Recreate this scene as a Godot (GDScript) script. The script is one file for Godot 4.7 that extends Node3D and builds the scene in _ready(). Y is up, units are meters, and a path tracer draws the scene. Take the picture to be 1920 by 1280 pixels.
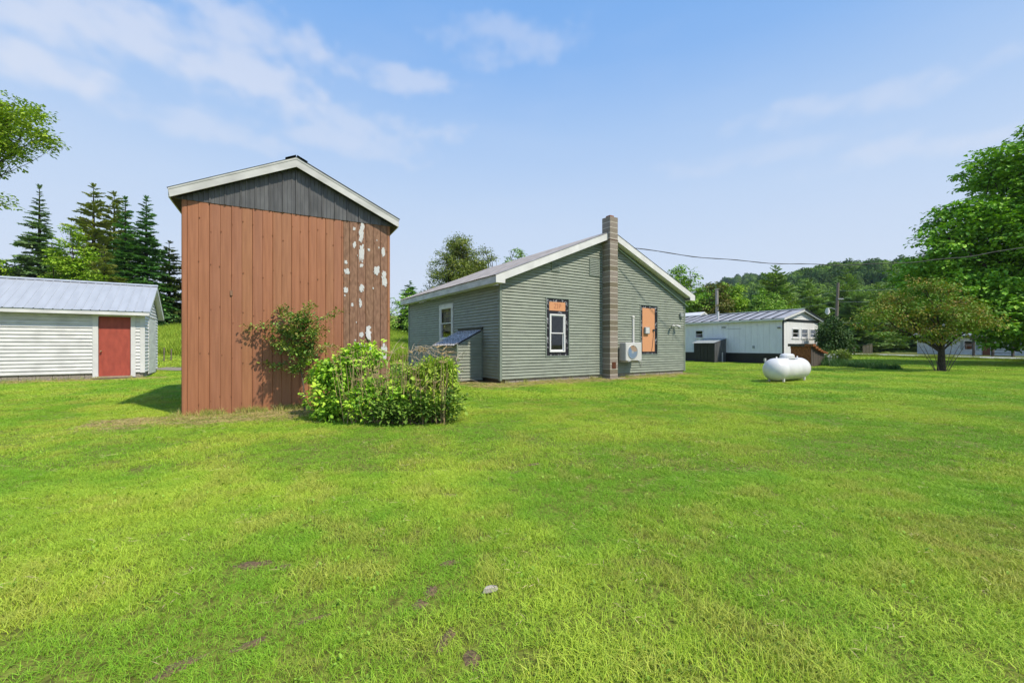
extends Node3D
# A back garden: brown shed, green clapboard house, white garage, trailer home, gas tank, trees and a mown lawn.
# Units are metres, the camera stands at the origin and looks along -z.

var rng := RandomNumberGenerator.new()
var noise := FastNoiseLite.new()
var names := {}
var M := {}

class Geo:
	var v := PackedVector3Array()
	var n := PackedVector3Array()
	var c := PackedColorArray()
	var u := PackedVector2Array()
	var col := Color(1, 1, 1)
	func tri(a: Vector3, b: Vector3, d: Vector3) -> void:
		var m := (b - a).cross(d - a).normalized()
		v.append(a); v.append(d); v.append(b)
		for i in 3:
			n.append(m); c.append(col)
	func stri(a: Vector3, b: Vector3, d: Vector3, na: Vector3, nb: Vector3, nd: Vector3) -> void:
		v.append(a); v.append(d); v.append(b)
		n.append(na); n.append(nd); n.append(nb)
		for i in 3: c.append(col)
	func quad(a: Vector3, b: Vector3, d: Vector3, e: Vector3) -> void:
		tri(a, b, d); tri(a, d, e)
	func mesh() -> ArrayMesh:
		var a := []
		a.resize(Mesh.ARRAY_MAX)
		a[Mesh.ARRAY_VERTEX] = v
		a[Mesh.ARRAY_NORMAL] = n
		a[Mesh.ARRAY_COLOR] = c
		if u.size() == v.size(): a[Mesh.ARRAY_TEX_UV] = u
		var m := ArrayMesh.new()
		m.add_surface_from_arrays(Mesh.PRIMITIVE_TRIANGLES, a)
		return m
	# box from corner lo to corner hi, with an optional frame
	func box(lo: Vector3, hi: Vector3, t := Transform3D.IDENTITY) -> void:
		var p := []
		for i in 8:
			p.append(t * Vector3(hi.x if i & 1 else lo.x, hi.y if i & 2 else lo.y, hi.z if i & 4 else lo.z))
		quad(p[4], p[5], p[7], p[6]); quad(p[1], p[0], p[2], p[3])
		quad(p[5], p[1], p[3], p[7]); quad(p[0], p[4], p[6], p[2])
		quad(p[6], p[7], p[3], p[2]); quad(p[0], p[1], p[5], p[4])
	# box whose long edges are chamfered by b
	func cbox(lo: Vector3, hi: Vector3, b: float) -> void:
		var q := [Vector2(lo.x + b, lo.y), Vector2(hi.x - b, lo.y), Vector2(hi.x, lo.y + b), Vector2(hi.x, hi.y - b), Vector2(hi.x - b, hi.y), Vector2(lo.x + b, hi.y), Vector2(lo.x, hi.y - b), Vector2(lo.x, lo.y + b)]
		var s := [Vector2(lo.x + b * 2, lo.y + b), Vector2(hi.x - b * 2, lo.y + b), Vector2(hi.x - b, lo.y + b * 2), Vector2(hi.x - b, hi.y - b * 2), Vector2(hi.x - b * 2, hi.y - b), Vector2(lo.x + b * 2, hi.y - b), Vector2(lo.x + b, hi.y - b * 2), Vector2(lo.x + b, lo.y + b * 2)]
		for i in 8:
			var j := (i + 1) % 8
			var a0 := Vector3(q[i].x, q[i].y, lo.z + b); var a1 := Vector3(q[j].x, q[j].y, lo.z + b)
			var b0 := Vector3(q[i].x, q[i].y, hi.z - b); var b1 := Vector3(q[j].x, q[j].y, hi.z - b)
			quad(a0, a1, b1, b0)
			var f0 := Vector3(s[i].x, s[i].y, hi.z); var f1 := Vector3(s[j].x, s[j].y, hi.z)
			var g0 := Vector3(s[i].x, s[i].y, lo.z); var g1 := Vector3(s[j].x, s[j].y, lo.z)
			quad(b0, b1, f1, f0); quad(a1, a0, g0, g1)
			tri(f0, f1, Vector3((lo.x + hi.x) / 2, (lo.y + hi.y) / 2, hi.z))
			tri(g1, g0, Vector3((lo.x + hi.x) / 2, (lo.y + hi.y) / 2, lo.z))
	# polygon in the xy plane, counter-clockwise, from z0 to z1
	func extrude(p: PackedVector2Array, z0: float, z1: float) -> void:
		var ix := Geometry2D.triangulate_polygon(p)
		var area := 0.0
		for i in p.size():
			area += p[i].cross(p[(i + 1) % p.size()])
		if area < 0: p.reverse(); ix = Geometry2D.triangulate_polygon(p)
		for i in range(0, ix.size(), 3):
			var a := p[ix[i]]; var b := p[ix[i + 1]]; var d := p[ix[i + 2]]
			if (b - a).cross(d - a) < 0:
				var s := b; b = d; d = s
			tri(Vector3(a.x, a.y, z1), Vector3(b.x, b.y, z1), Vector3(d.x, d.y, z1))
			tri(Vector3(a.x, a.y, z0), Vector3(d.x, d.y, z0), Vector3(b.x, b.y, z0))
		for i in p.size():
			var a := p[i]; var b := p[(i + 1) % p.size()]
			quad(Vector3(a.x, a.y, z0), Vector3(b.x, b.y, z0), Vector3(b.x, b.y, z1), Vector3(a.x, a.y, z1))
	# round tube through points with a radius for each
	func tube(p: Array, r: Array, sides := 7, cap := true) -> void:
		var rings := []
		for i in p.size():
			var d: Vector3 = (p[min(i + 1, p.size() - 1)] - p[max(i - 1, 0)]).normalized()
			var s := d.cross(Vector3(0.31, 0.2, 0.93) if absf(d.y) > 0.8 else Vector3.UP).normalized()
			var w := s.cross(d)
			var ring := []
			for k in sides:
				var a := TAU * k / sides
				ring.append(s * cos(a) + w * sin(a))
			rings.append(ring)
		for i in p.size() - 1:
			for k in sides:
				var l := (k + 1) % sides
				var a: Vector3 = p[i] + rings[i][k] * r[i]; var b: Vector3 = p[i] + rings[i][l] * r[i]
				var e: Vector3 = p[i + 1] + rings[i + 1][l] * r[i + 1]; var f: Vector3 = p[i + 1] + rings[i + 1][k] * r[i + 1]
				stri(a, e, b, rings[i][k], rings[i + 1][l], rings[i][l])
				stri(a, f, e, rings[i][k], rings[i + 1][k], rings[i + 1][l])
		if cap:
			var m: int = p.size() - 1
			for k in sides:
				var l := (k + 1) % sides
				tri(p[m], p[m] + rings[m][l] * r[m], p[m] + rings[m][k] * r[m])
				tri(p[0], p[0] + rings[0][k] * r[0], p[0] + rings[0][l] * r[0])
	# profile (x, y) swept from z = 0 to z = length
	func sheet(profile: PackedVector2Array, length: float, thick := 0.0) -> void:
		for i in profile.size() - 1:
			var a := profile[i]; var b := profile[i + 1]
			quad(Vector3(a.x, a.y, length), Vector3(b.x, b.y, length), Vector3(b.x, b.y, 0), Vector3(a.x, a.y, 0))
			if thick > 0:
				quad(Vector3(a.x, a.y - thick, 0), Vector3(b.x, b.y - thick, 0), Vector3(b.x, b.y - thick, length), Vector3(a.x, a.y - thick, length))
				quad(Vector3(a.x, a.y - thick, length), Vector3(b.x, b.y - thick, length), Vector3(b.x, b.y, length), Vector3(a.x, a.y, length))

func numbered(called: String, parent: Node) -> String:
	var key := str(parent.get_instance_id()) + called
	var k: int = names.get(key, 0)
	names[key] = k + 1
	return called if k == 0 else "%s_%03d" % [called, k]

func put(called: String, m: Mesh, mat: Material, parent: Node = self, at := Transform3D.IDENTITY) -> MeshInstance3D:
	var o := MeshInstance3D.new()
	o.name = numbered(called, parent)
	o.mesh = m
	o.material_override = mat
	o.transform = at
	parent.add_child(o, true)
	return o

func obj(called: String, g: Geo, mat: Material, parent: Node = self, at := Transform3D.IDENTITY) -> MeshInstance3D:
	return put(called, g.mesh(), mat, parent, at)

func bx(called: String, lo: Vector3, hi: Vector3, mat: Material, parent: Node) -> MeshInstance3D:
	var g := Geo.new(); g.box(lo, hi)
	return obj(called, g, mat, parent)

func tag(o: Node, label: String, category: String, group := "", kind := "") -> void:
	if label: o.set_meta("label", label)
	if category: o.set_meta("category", category)
	if group: o.set_meta("group", group)
	if kind: o.set_meta("kind", kind)

func thing(called: String, label: String, category: String, at := Vector3.ZERO, turn := 0.0, group := "") -> Node3D:
	var o := Node3D.new()
	o.name = numbered(called, self)
	add_child(o, true)
	o.position = at
	o.rotation.y = deg_to_rad(turn)
	tag(o, label, category, group)
	return o

func scatter(called: String, m: Mesh, mat: Material, buf: PackedFloat32Array, parent: Node = self) -> MultiMeshInstance3D:
	var mm := MultiMesh.new()
	mm.transform_format = MultiMesh.TRANSFORM_3D
	mm.use_colors = true
	mm.mesh = m
	mm.instance_count = buf.size() / 16
	mm.buffer = buf
	var o := MultiMeshInstance3D.new()
	o.name = numbered(called, parent)
	o.multimesh = mm
	o.material_override = mat
	parent.add_child(o, true)
	o.set_meta("kind", "stuff")
	return o

func inst(buf: PackedFloat32Array, b: Basis, o: Vector3, c: Color) -> void:
	buf.append_array([b.x.x, b.y.x, b.z.x, o.x, b.x.y, b.y.y, b.z.y, o.y, b.x.z, b.y.z, b.z.z, o.z, c.r, c.g, c.b, 1.0])

func lin(r: float, g: float, b: float) -> Color:
	return Color(r, g, b).linear_to_srgb()

# a grey noise picture between lo and hi (sRGB) that only says how a surface's own colour varies
func blotch(seed_: int, freq: float, lo: float, hi: float, tint_lo := Color(1, 1, 1), tint_hi := Color(1, 1, 1), size := 256) -> ImageTexture:
	var f := FastNoiseLite.new()
	f.seed = seed_; f.frequency = freq; f.fractal_octaves = 5
	f.noise_type = FastNoiseLite.TYPE_SIMPLEX
	var src := f.get_seamless_image(size, size)
	src.convert(Image.FORMAT_L8)
	var im := Image.create(size, size, true, Image.FORMAT_RGB8)
	var d := src.get_data()
	for y in size:
		for x in size:
			var k := d[y * size + x] / 255.0
			var w := lerpf(lo, hi, k)
			var t := tint_lo.lerp(tint_hi, k)
			im.set_pixel(x, y, Color(t.r * w, t.g * w, t.b * w))
	im.generate_mipmaps()
	return ImageTexture.create_from_image(im)

func mat(color: Color, rough := 0.7, tex: Texture2D = null, scale := Vector3.ONE, metal := 0.0, relief: Texture2D = null, depth := 0.0) -> StandardMaterial3D:
	var m := StandardMaterial3D.new()
	m.albedo_color = color
	m.roughness = rough
	m.metallic = metal
	if tex:
		m.albedo_texture = tex
		m.uv1_triplanar = true
		m.uv1_scale = scale
	if relief:
		m.uv1_triplanar = true
		m.uv1_scale = scale
		m.heightmap_enabled = true
		m.heightmap_texture = relief
		m.heightmap_scale = depth
	return m

func leafmat(back: Color, rough := 0.55) -> StandardMaterial3D:
	var m := StandardMaterial3D.new()
	m.albedo_color = Color(1, 1, 1)
	m.vertex_color_use_as_albedo = true
	m.roughness = rough
	m.metallic_specular = 0.35
	m.backlight_enabled = true
	m.backlight = back
	m.cull_mode = BaseMaterial3D.CULL_DISABLED
	return m

func ground_y(x: float, z: float) -> float:
	var t := maxf(0.0, -z - 18.0)
	t = minf(t, 60.0)
	var w := 1.0 - smoothstep(-25.0, 4.0, x)
	return 0.12 * t * t / (t + 3.0) * w + noise.get_noise_2d(x * 40.0, z * 40.0) * 0.025

func in_box(p: Vector3, f: Transform3D, x0: float, x1: float, z0: float, z1: float) -> bool:
	var q := f * p
	return q.x > x0 and q.x < x1 and q.z > z0 and q.z < z1

func _ready() -> void:
	rng.seed = 20240611
	noise.seed = 7; noise.frequency = 0.01; noise.fractal_octaves = 3
	# ---- camera, sky, sun, exposure
	var cam := Camera3D.new()
	cam.name = "camera"
	add_child(cam)
	cam.projection = Camera3D.PROJECTION_FRUSTUM
	cam.near = 0.05
	cam.far = 3000.0
	cam.keep_aspect = Camera3D.KEEP_HEIGHT
	cam.size = 0.05 * 2.0 * 640.0 / 800.0
	cam.frustum_offset = Vector2(0.0, 0.05 * 6.5 / 800.0)
	cam.position = Vector3(0, 1.25, 0)
	cam.current = true
	var env := Environment.new()
	env.background_mode = Environment.BG_SKY
	env.sky = Sky.new()
	env.sky.sky_material = make_sky()
	env.tonemap_mode = Environment.TONE_MAPPER_LINEAR
	env.tonemap_exposure = 1.35
	env.sdfgi_enabled = true; env.ssao_enabled = true; env.ssil_enabled = true
	env.fog_enabled = true
	env.fog_density = 0.00012
	env.fog_light_color = Color(0.8, 0.87, 0.96)
	var we := WorldEnvironment.new()
	we.name = "world"
	we.environment = env
	add_child(we)
	var sun := DirectionalLight3D.new()
	sun.name = "sun"
	add_child(sun)
	sun.light_energy = 1.12
	sun.light_angular_distance = 1.6
	sun.light_color = Color(1.0, 0.955, 0.88)
	sun.shadow_enabled = true
	sun.look_at_from_position(Vector3(1.02, 1.243 * tan(deg_to_rad(52.0)), 0.71), Vector3.ZERO)
	make_materials()
	make_ground()
	make_hills()
	make_green_house()
	make_brown_shed()
	make_garage()
	make_trailer()
	make_tank()
	make_yard_things()
	make_far_things()
	make_trees()
	make_plants()
	make_grass()

func make_sky() -> PanoramaSkyMaterial:
	var w := 1536
	var h := 768
	var im := Image.create(w, h, false, Image.FORMAT_RGBF)
	var f := FastNoiseLite.new()
	f.seed = 31; f.frequency = 1.0; f.fractal_octaves = 6; f.fractal_gain = 0.52
	var f2 := FastNoiseLite.new()
	f2.seed = 5; f2.frequency = 1.0; f2.fractal_octaves = 4
	# colour of the clear air by height above the horizon, in degrees
	var stops := [[0.0, Color(0.525, 0.592, 0.689)], [8.0, Color(0.493, 0.569, 0.689)], [18.0, Color(0.400, 0.509, 0.683)], [26.0, Color(0.298, 0.437, 0.670)], [33.0, Color(0.197, 0.359, 0.652)], [40.0, Color(0.144, 0.314, 0.633)], [90.0, Color(0.107, 0.264, 0.598)]]
	# drifting clouds: azimuth, height, half width, half height (degrees), thickness
	var banks := [[-48.0, 27.5, 9.0, 3.4, 0.95], [-48.5, 24.0, 7.0, 1.9, 0.95], [-38.0, 29.0, 4.0, 1.6, 0.5], [-29.0, 32.0, 6.0, 2.4, 0.85], [-30.0, 28.0, 7.0, 3.2, 0.9], [-16.5, 31.0, 6.0, 1.6, 0.7], [-23.0, 25.5, 11.0, 2.6, 0.62], [-36.5, 22.3, 8.0, 1.3, 0.55], [-2.0, 35.5, 8.0, 2.2, 0.5], [39.0, 24.0, 9.0, 1.6, 0.5], [45.5, 18.6, 9.0, 1.3, 0.5], [30.0, 21.0, 8.0, 1.2, 0.3], [-18.0, 24.0, 7.0, 2.0, 0.5],
		[80.0, 30.0, 16.0, 5.0, 0.6], [110.0, 22.0, 14.0, 3.0, 0.6], [150.0, 34.0, 18.0, 6.0, 0.7], [-100.0, 28.0, 15.0, 5.0, 0.7], [-140.0, 22.0, 14.0, 3.5, 0.6], [-75.0, 20.0, 10.0, 3.0, 0.6], [175.0, 20.0, 14.0, 3.0, 0.5]]
	for y in h:
		var el := 90.0 - (y + 0.5) / h * 180.0
		var e := maxf(el, 0.0)
		var air: Color = stops[6][1]
		for k in 6:
			if e >= stops[k][0] and e <= stops[k + 1][0]:
				air = stops[k][1].lerp(stops[k + 1][1], (e - stops[k][0]) / (stops[k + 1][0] - stops[k][0]))
		if el < -1.0:
			for x in w: im.set_pixel(x, y, Color(0.2, 0.23, 0.18))
			continue
		var near_row := []
		for b in banks:
			if absf(el - b[1]) < b[3] * 2.6: near_row.append(b)
		for x in w:
			var az := wrapf((x + 0.5) / w * 360.0, -180.0, 180.0)
			var c := air
			var q := Vector3(cos(deg_to_rad(el)) * sin(deg_to_rad(az)), sin(deg_to_rad(el)), cos(deg_to_rad(el)) * cos(deg_to_rad(az)))
			var veil := 0.0
			if el > 8.0 and el < 75.0:
				veil = clampf(f2.get_noise_3d(q.x * 2.6, q.y * 9.0, q.z * 2.6) * 0.6 + 0.0, 0.0, 1.0) * 0.2 * smoothstep(8.0, 16.0, el)
			var dens := veil
			for b in near_row:
				var dx: float = wrapf(az - b[0], -180.0, 180.0) * cos(deg_to_rad(el)) / b[2]
				var dy: float = (el - b[1]) / b[3]
				var r := dx * dx + dy * dy
				if r < 5.0:
					var s := f.get_noise_3d(q.x * 7.0, q.y * 13.0, q.z * 7.0)
					var t := f.get_noise_3d(q.x * 22.0 + 9.0, q.y * 34.0, q.z * 22.0)
					dens = maxf(dens, smoothstep(0.0, 1.0, (1.0 - r * 0.55) * 0.75 + s * 1.0 + t * 0.3) * b[4])
			c = c.lerp(Color(0.609, 0.621, 0.683), clampf(dens, 0.0, 0.92) * 0.6)
			im.set_pixel(x, y, c)
	var p := PanoramaSkyMaterial.new()
	p.panorama = ImageTexture.create_from_image(im)
	return p

func make_materials() -> void:
	var fine := blotch(1, 0.03, 0.86, 1.0)
	var soft := blotch(2, 0.012, 0.84, 1.0)
	var streak := blotch(3, 0.02, 0.8, 1.0)
	var grit := blotch(4, 0.09, 0.62, 1.0)
	var wide := blotch(11, 0.008, 0.9, 1.0)
	M.green = mat(lin(0.3, 0.338, 0.272), 0.55, soft, Vector3(0.5, 1.6, 0.5))
	M.green2 = mat(lin(0.283, 0.32, 0.258), 0.55, soft, Vector3(0.43, 1.3, 0.43))
	M.green_trim = mat(lin(0.23, 0.275, 0.23), 0.5, wide, Vector3(0.6, 0.6, 0.6))
	M.green_pale = mat(lin(0.38, 0.47, 0.4), 0.5)
	M.green_shade = mat(lin(0.19, 0.25, 0.2), 0.6, fine, Vector3.ONE)  # siding green darkened to paint in the shade below the rake
	M.white = mat(lin(0.78, 0.785, 0.78), 0.5, wide, Vector3(0.5, 0.5, 0.5))
	M.white_old = mat(lin(0.66, 0.665, 0.65), 0.55, soft, Vector3(0.4, 1.0, 0.4))
	M.vinyl = mat(lin(0.78, 0.785, 0.78), 0.5, soft, Vector3(0.4, 0.9, 0.4))
	M.vinyl_window = mat(lin(0.74, 0.745, 0.75), 0.35)
	M.soffit = mat(lin(0.72, 0.725, 0.71), 0.7)
	M.core = mat(lin(0.14, 0.13, 0.12), 0.95)
	M.brown_core = mat(lin(0.28, 0.11, 0.055), 0.9)
	M.brown = []
	for i in 5:
		M.brown.append(mat(lin(0.385 + 0.012 * (i % 3), 0.164 + 0.006 * ((i * 2) % 3), 0.082 + 0.004 * (i % 2)), 0.6, blotch(40 + i, 0.02, 0.9, 1.0, Color(0.98, 0.96, 0.95), Color(1.0, 1.0, 1.0)), Vector3(2.6, 0.16, 2.6)))
	M.tan = []
	for i in 3:
		M.tan.append(mat(lin(0.33, 0.19 - 0.003 * i, 0.118), 0.72, blotch(50 + i, 0.03, 0.78, 1.0, Color(0.96, 0.92, 0.88), Color(1.0, 1.0, 1.0)), Vector3(1.8, 0.6, 1.8), 0.0, grit, 0.2))
	M.bare = mat(lin(0.7, 0.71, 0.71), 0.7, fine, Vector3(4, 4, 4))
	M.black_metal = []
	for i in 3:
		M.black_metal.append(mat(lin(0.12 + 0.012 * i, 0.122 + 0.012 * i, 0.126 + 0.012 * i), 0.42, blotch(60 + i, 0.02, 0.75, 1.0), Vector3(0.9, 0.25, 0.9)))
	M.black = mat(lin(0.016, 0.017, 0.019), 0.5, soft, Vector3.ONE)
	M.navy = mat(lin(0.02, 0.023, 0.03), 0.45, soft, Vector3.ONE)
	M.dark_roof = mat(lin(0.03, 0.032, 0.03), 0.6)
	M.steel_roof = mat(lin(0.46, 0.49, 0.53), 0.42, blotch(70, 0.02, 0.93, 1.0), Vector3(0.5, 0.5, 0.12), 0.1)
	M.tin = mat(lin(0.6, 0.575, 0.545), 0.6, blotch(71, 0.03, 0.68, 1.0, Color(0.95, 0.86, 0.78), Color(1, 1, 1)), Vector3(0.45, 0.45, 0.16), 0.1)
	M.tin2 = mat(lin(0.55, 0.535, 0.52), 0.6, blotch(72, 0.03, 0.66, 1.0, Color(0.92, 0.88, 0.84), Color(1, 1, 1)), Vector3(0.45, 0.45, 0.16), 0.1)
	M.blotched_tin = mat(lin(0.8, 0.78, 0.76), 0.5, blotch(73, 0.05, 0.12, 1.3), Vector3(1.1, 1.1, 1.1))
	M.trailer = mat(lin(0.8, 0.81, 0.82), 0.5, blotch(74, 0.02, 0.95, 1.0), Vector3(0.5, 0.16, 0.5))
	M.trailer_roof = mat(lin(0.48, 0.47, 0.48), 0.5, soft, Vector3(0.6, 0.6, 0.2), 0.1)
	M.concrete = mat(lin(0.46, 0.42, 0.37), 0.95, blotch(75, 0.05, 0.72, 1.0, Color(0.95, 0.92, 0.88), Color(1, 1, 1)), Vector3(1.3, 1.3, 1.3), 0.0, grit, 0.6)
	M.block = []
	for i in 6:
		var k: float = [0.36, 0.3, 0.4, 0.44, 0.33, 0.42][i]
		M.block.append(mat(lin(k, k * 0.88, k * [0.74, 0.66, 0.76, 0.8, 0.7, 0.77][i]), 0.95, blotch(80 + i, 0.05, 0.62, 1.05, Color(0.93, 0.9, 0.84), Color(1, 1, 1)), Vector3(2.2, 2.2, 2.2), 0.0, grit, 0.6))
	M.mortar = mat(lin(0.66, 0.61, 0.53), 0.95, fine, Vector3(3, 3, 3))
	M.terracotta = mat(lin(0.42, 0.16, 0.085), 0.85, grit, Vector3(3, 3, 3))
	M.rust = mat(lin(0.27, 0.105, 0.04), 0.9, blotch(90, 0.06, 0.35, 1.0, Color(0.8, 0.5, 0.4), Color(1, 1, 1)), Vector3(4, 4, 4))
	M.orange = mat(lin(0.72, 0.34, 0.165), 0.75, blotch(91, 0.05, 0.9, 1.0), Vector3(2, 2, 2))
	M.orange_ink = mat(lin(0.36, 0.13, 0.07), 0.8)
	M.tape = mat(Color(1, 1, 1), 0.5, tape_print(), Vector3(1.5, 1.5, 1.5))
	M.plywood = mat(lin(0.45, 0.175, 0.05), 0.8, blotch(92, 0.03, 0.55, 1.0, Color(0.9, 0.8, 0.7), Color(1, 1, 1)), Vector3(2.2, 0.8, 2.2))
	M.old_wood = mat(lin(0.17, 0.14, 0.115), 0.95, blotch(93, 0.03, 0.5, 1.0), Vector3(5, 0.7, 5), 0.0, streak, 0.5)
	M.pole_wood = mat(lin(0.33, 0.27, 0.21), 0.95, blotch(94, 0.03, 0.55, 1.0), Vector3(6, 0.5, 6))
	M.pole_grey = mat(lin(0.46, 0.44, 0.41), 0.95, blotch(95, 0.03, 0.7, 1.0), Vector3(6, 0.5, 6))
	M.new_wood = mat(lin(0.52, 0.4, 0.27), 0.9, streak, Vector3(3, 3, 3))
	M.door_red = mat(lin(0.46, 0.088, 0.055), 0.6, blotch(96, 0.02, 0.9, 1.0, Color(0.96, 0.94, 0.94), Color(1, 1, 1)), Vector3(0.9, 0.3, 0.9))
	M.door_brown = mat(lin(0.2, 0.07, 0.03), 0.6)
	M.brass = mat(lin(0.62, 0.5, 0.3), 0.35, null, Vector3.ONE, 0.8)
	M.tank = mat(lin(0.76, 0.76, 0.76), 0.34, wide, Vector3(0.7, 0.7, 0.7))
	M.unit = mat(lin(0.57, 0.57, 0.555), 0.45)
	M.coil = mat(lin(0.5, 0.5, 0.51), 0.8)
	M.fan_disc = mat(Color(1, 1, 1), 0.5)
	M.box_grey = mat(lin(0.3, 0.33, 0.33), 0.5)
	M.pipe = mat(lin(0.58, 0.58, 0.57), 0.45)
	M.cable = mat(lin(0.05, 0.05, 0.055), 0.7)
	M.wire = mat(lin(0.32, 0.34, 0.35), 0.5, null, Vector3.ONE, 0.3)
	M.curtain = mat(lin(0.5, 0.46, 0.36), 0.9, blotch(97, 0.03, 0.75, 1.0), Vector3(9, 0.6, 9))
	M.road = mat(lin(0.5, 0.5, 0.51), 0.9, fine, Vector3(0.6, 0.6, 0.6))
	M.gravel = mat(lin(0.4, 0.35, 0.27), 0.95, grit, Vector3(1.6, 1.6, 1.6), 0.0, grit, 1.5)
	M.soil = mat(lin(0.3, 0.195, 0.1), 0.98, blotch(98, 0.07, 0.45, 1.0), Vector3(2.6, 2.6, 2.6), 0.0, grit, 1.2)
	M.stone = mat(lin(0.62, 0.57, 0.47), 0.9, grit, Vector3(7, 7, 7))
	M.bark = mat(lin(0.11, 0.088, 0.066), 0.95, blotch(99, 0.04, 0.4, 1.0), Vector3(2.4, 0.7, 2.4), 0.0, grit, 1.5)
	M.twig = mat(lin(0.15, 0.115, 0.08), 0.9)
	M.ground = mat(lin(0.25, 0.31, 0.04), 0.98, blotch(100, 0.05, 0.55, 1.0, Color(0.95, 0.85, 0.7), Color(1, 1, 1), 512), Vector3(0.55, 0.55, 0.55))
	M.ground.uv1_world_triplanar = true
	M.leaf = leafmat(Color(0.5, 0.58, 0.12), 0.62)
	M.grass = leafmat(Color(0.44, 0.5, 0.09), 0.6)
	M.needle = leafmat(Color(0.5, 0.56, 0.22), 0.8)
	M.wood = leafmat(Color(0.7, 0.8, 0.2), 0.95)
	M.wood.metallic_specular = 0.1
	M.dry = leafmat(Color(0.25, 0.2, 0.12), 0.8)
	M.wood_floor = mat(lin(0.012, 0.012, 0.018), 0.5)
	var gl := StandardMaterial3D.new()
	gl.albedo_color = Color(0.1, 0.12, 0.13, 0.14)
	gl.transparency = BaseMaterial3D.TRANSPARENCY_ALPHA
	gl.roughness = 0.02
	gl.metallic_specular = 0.5
	M.glass = gl

# dark flashing tape printed with loose pale strokes
func tape_print() -> ImageTexture:
	var r := RandomNumberGenerator.new()
	r.seed = 77
	var im := Image.create(256, 256, true, Image.FORMAT_RGB8)
	im.fill(Color(0.11, 0.105, 0.14))
	for k in 36:
		var p := Vector2(r.randf() * 256, r.randf() * 256)
		var a := r.randf() * TAU
		var bend := r.randf_range(-0.12, 0.12)
		var wide := r.randf_range(3.0, 16.0)
		for s in r.randi_range(8, 26):
			p += Vector2(cos(a), sin(a)) * 2.0
			a += bend
			for i in range(-5, 6):
				for j in range(-5, 6):
					if i * i + j * j < wide:
						im.set_pixel(posmod(int(p.x) + i, 256), posmod(int(p.y) + j, 256), Color(0.82, 0.83, 0.85).lerp(Color(0.5, 0.5, 0.53), r.randf()))
	im.generate_mipmaps()
	return ImageTexture.create_from_image(im)

func make_ground() -> void:
	var xs := PackedFloat32Array(); var zs := PackedFloat32Array()
	for a in [-900, -600, -400, -300, -220, -160, -120, -95, -78]: xs.append(a)
	for i in 60: xs.append(-66.0 + i)
	for i in 120: xs.append(-6.0 + i * 0.2)
	for i in 60: xs.append(18.0 + i)
	for a in [80, 95, 120, 160, 220, 300, 400, 600, 900]: xs.append(a)
	for a in [900, 500, 250, 120, 60, 30, 15, 8, 4]: zs.append(a)
	for i in 60: zs.append(2.0 - i * 0.2)
	for i in 72: zs.append(-10.0 - i)
	for a in [-84, -95, -120, -160, -220, -300, -400, -600, -1200]: zs.append(a)
	var g := Geo.new()
	var st := SurfaceTool.new()
	st.begin(Mesh.PRIMITIVE_TRIANGLES)
	for z in zs:
		for x in xs:
			st.add_vertex(Vector3(x, ground_y(x, z), z))
	var w := xs.size()
	for j in zs.size() - 1:
		for i in w - 1:
			var a := j * w + i
			for k in [a, a + w + 1, a + w, a, a + 1, a + w + 1]: st.add_index(k)
	st.generate_normals()
	var o := put("ground", st.commit(), M.ground)
	tag(o, "", "", "", "structure")
	# the road that runs past on the far side of the lawn
	var rd := Geo.new()
	for i in 60:
		var z0 := 60.0 - i * 6.0
		var z1 := z0 - 6.0
		rd.quad(Vector3(road_x(z0), 0.035, z0), Vector3(road_x(z0) + 7.0, 0.06, z0), Vector3(road_x(z1) + 7.0, 0.06, z1), Vector3(road_x(z1), 0.035, z1))
		rd.quad(Vector3(road_x(z1), -0.1, z1), Vector3(road_x(z0), -0.1, z0), Vector3(road_x(z0), 0.035, z0), Vector3(road_x(z1), 0.035, z1))
	tag(obj("road", rd, M.road), "", "", "", "structure")
	# a gravel path that leads past the garage
	var pt := Geo.new()
	for i in 14:
		var x0 := -17.0 + i * 0.75
		var x1 := x0 + 0.75
		var za := -19.9 - 0.25 * sin(x0 * 1.3); var zb := -19.9 - 0.25 * sin(x1 * 1.3)
		pt.quad(Vector3(x0, ground_y(x0, za) + 0.03, za), Vector3(x1, ground_y(x1, zb) + 0.03, zb), Vector3(x1, ground_y(x1, zb - 1.1) + 0.03, zb - 1.1), Vector3(x0, ground_y(x0, za - 1.1) + 0.03, za - 1.1))
	tag(obj("path", pt, M.gravel), "", "", "", "structure")
	# bare earth where the turf is worn through
	for s in soil_spots:
		var b := Geo.new()
		var c := Vector3(s[0], ground_y(s[0], -s[1]) + 0.012, -s[1])
		var rim := []
		for k in 14:
			var a := TAU * k / 14
			var rr: float = 1.0 + 0.35 * noise.get_noise_2d(s[0] * 900 + cos(a) * 130, s[1] * 900 + sin(a) * 130) * 2.0
			var q := Vector3(cos(a) * s[2] * rr, 0, sin(a) * s[3] * rr).rotated(Vector3.UP, s[4])
			rim.append(Vector3(c.x + q.x, ground_y(c.x + q.x, c.z + q.z) + 0.002, c.z + q.z))
		for k in 14: b.tri(c, rim[(k + 1) % 14], rim[k])
		tag(obj("soil", b, M.soil), "", "", "", "structure")

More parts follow.
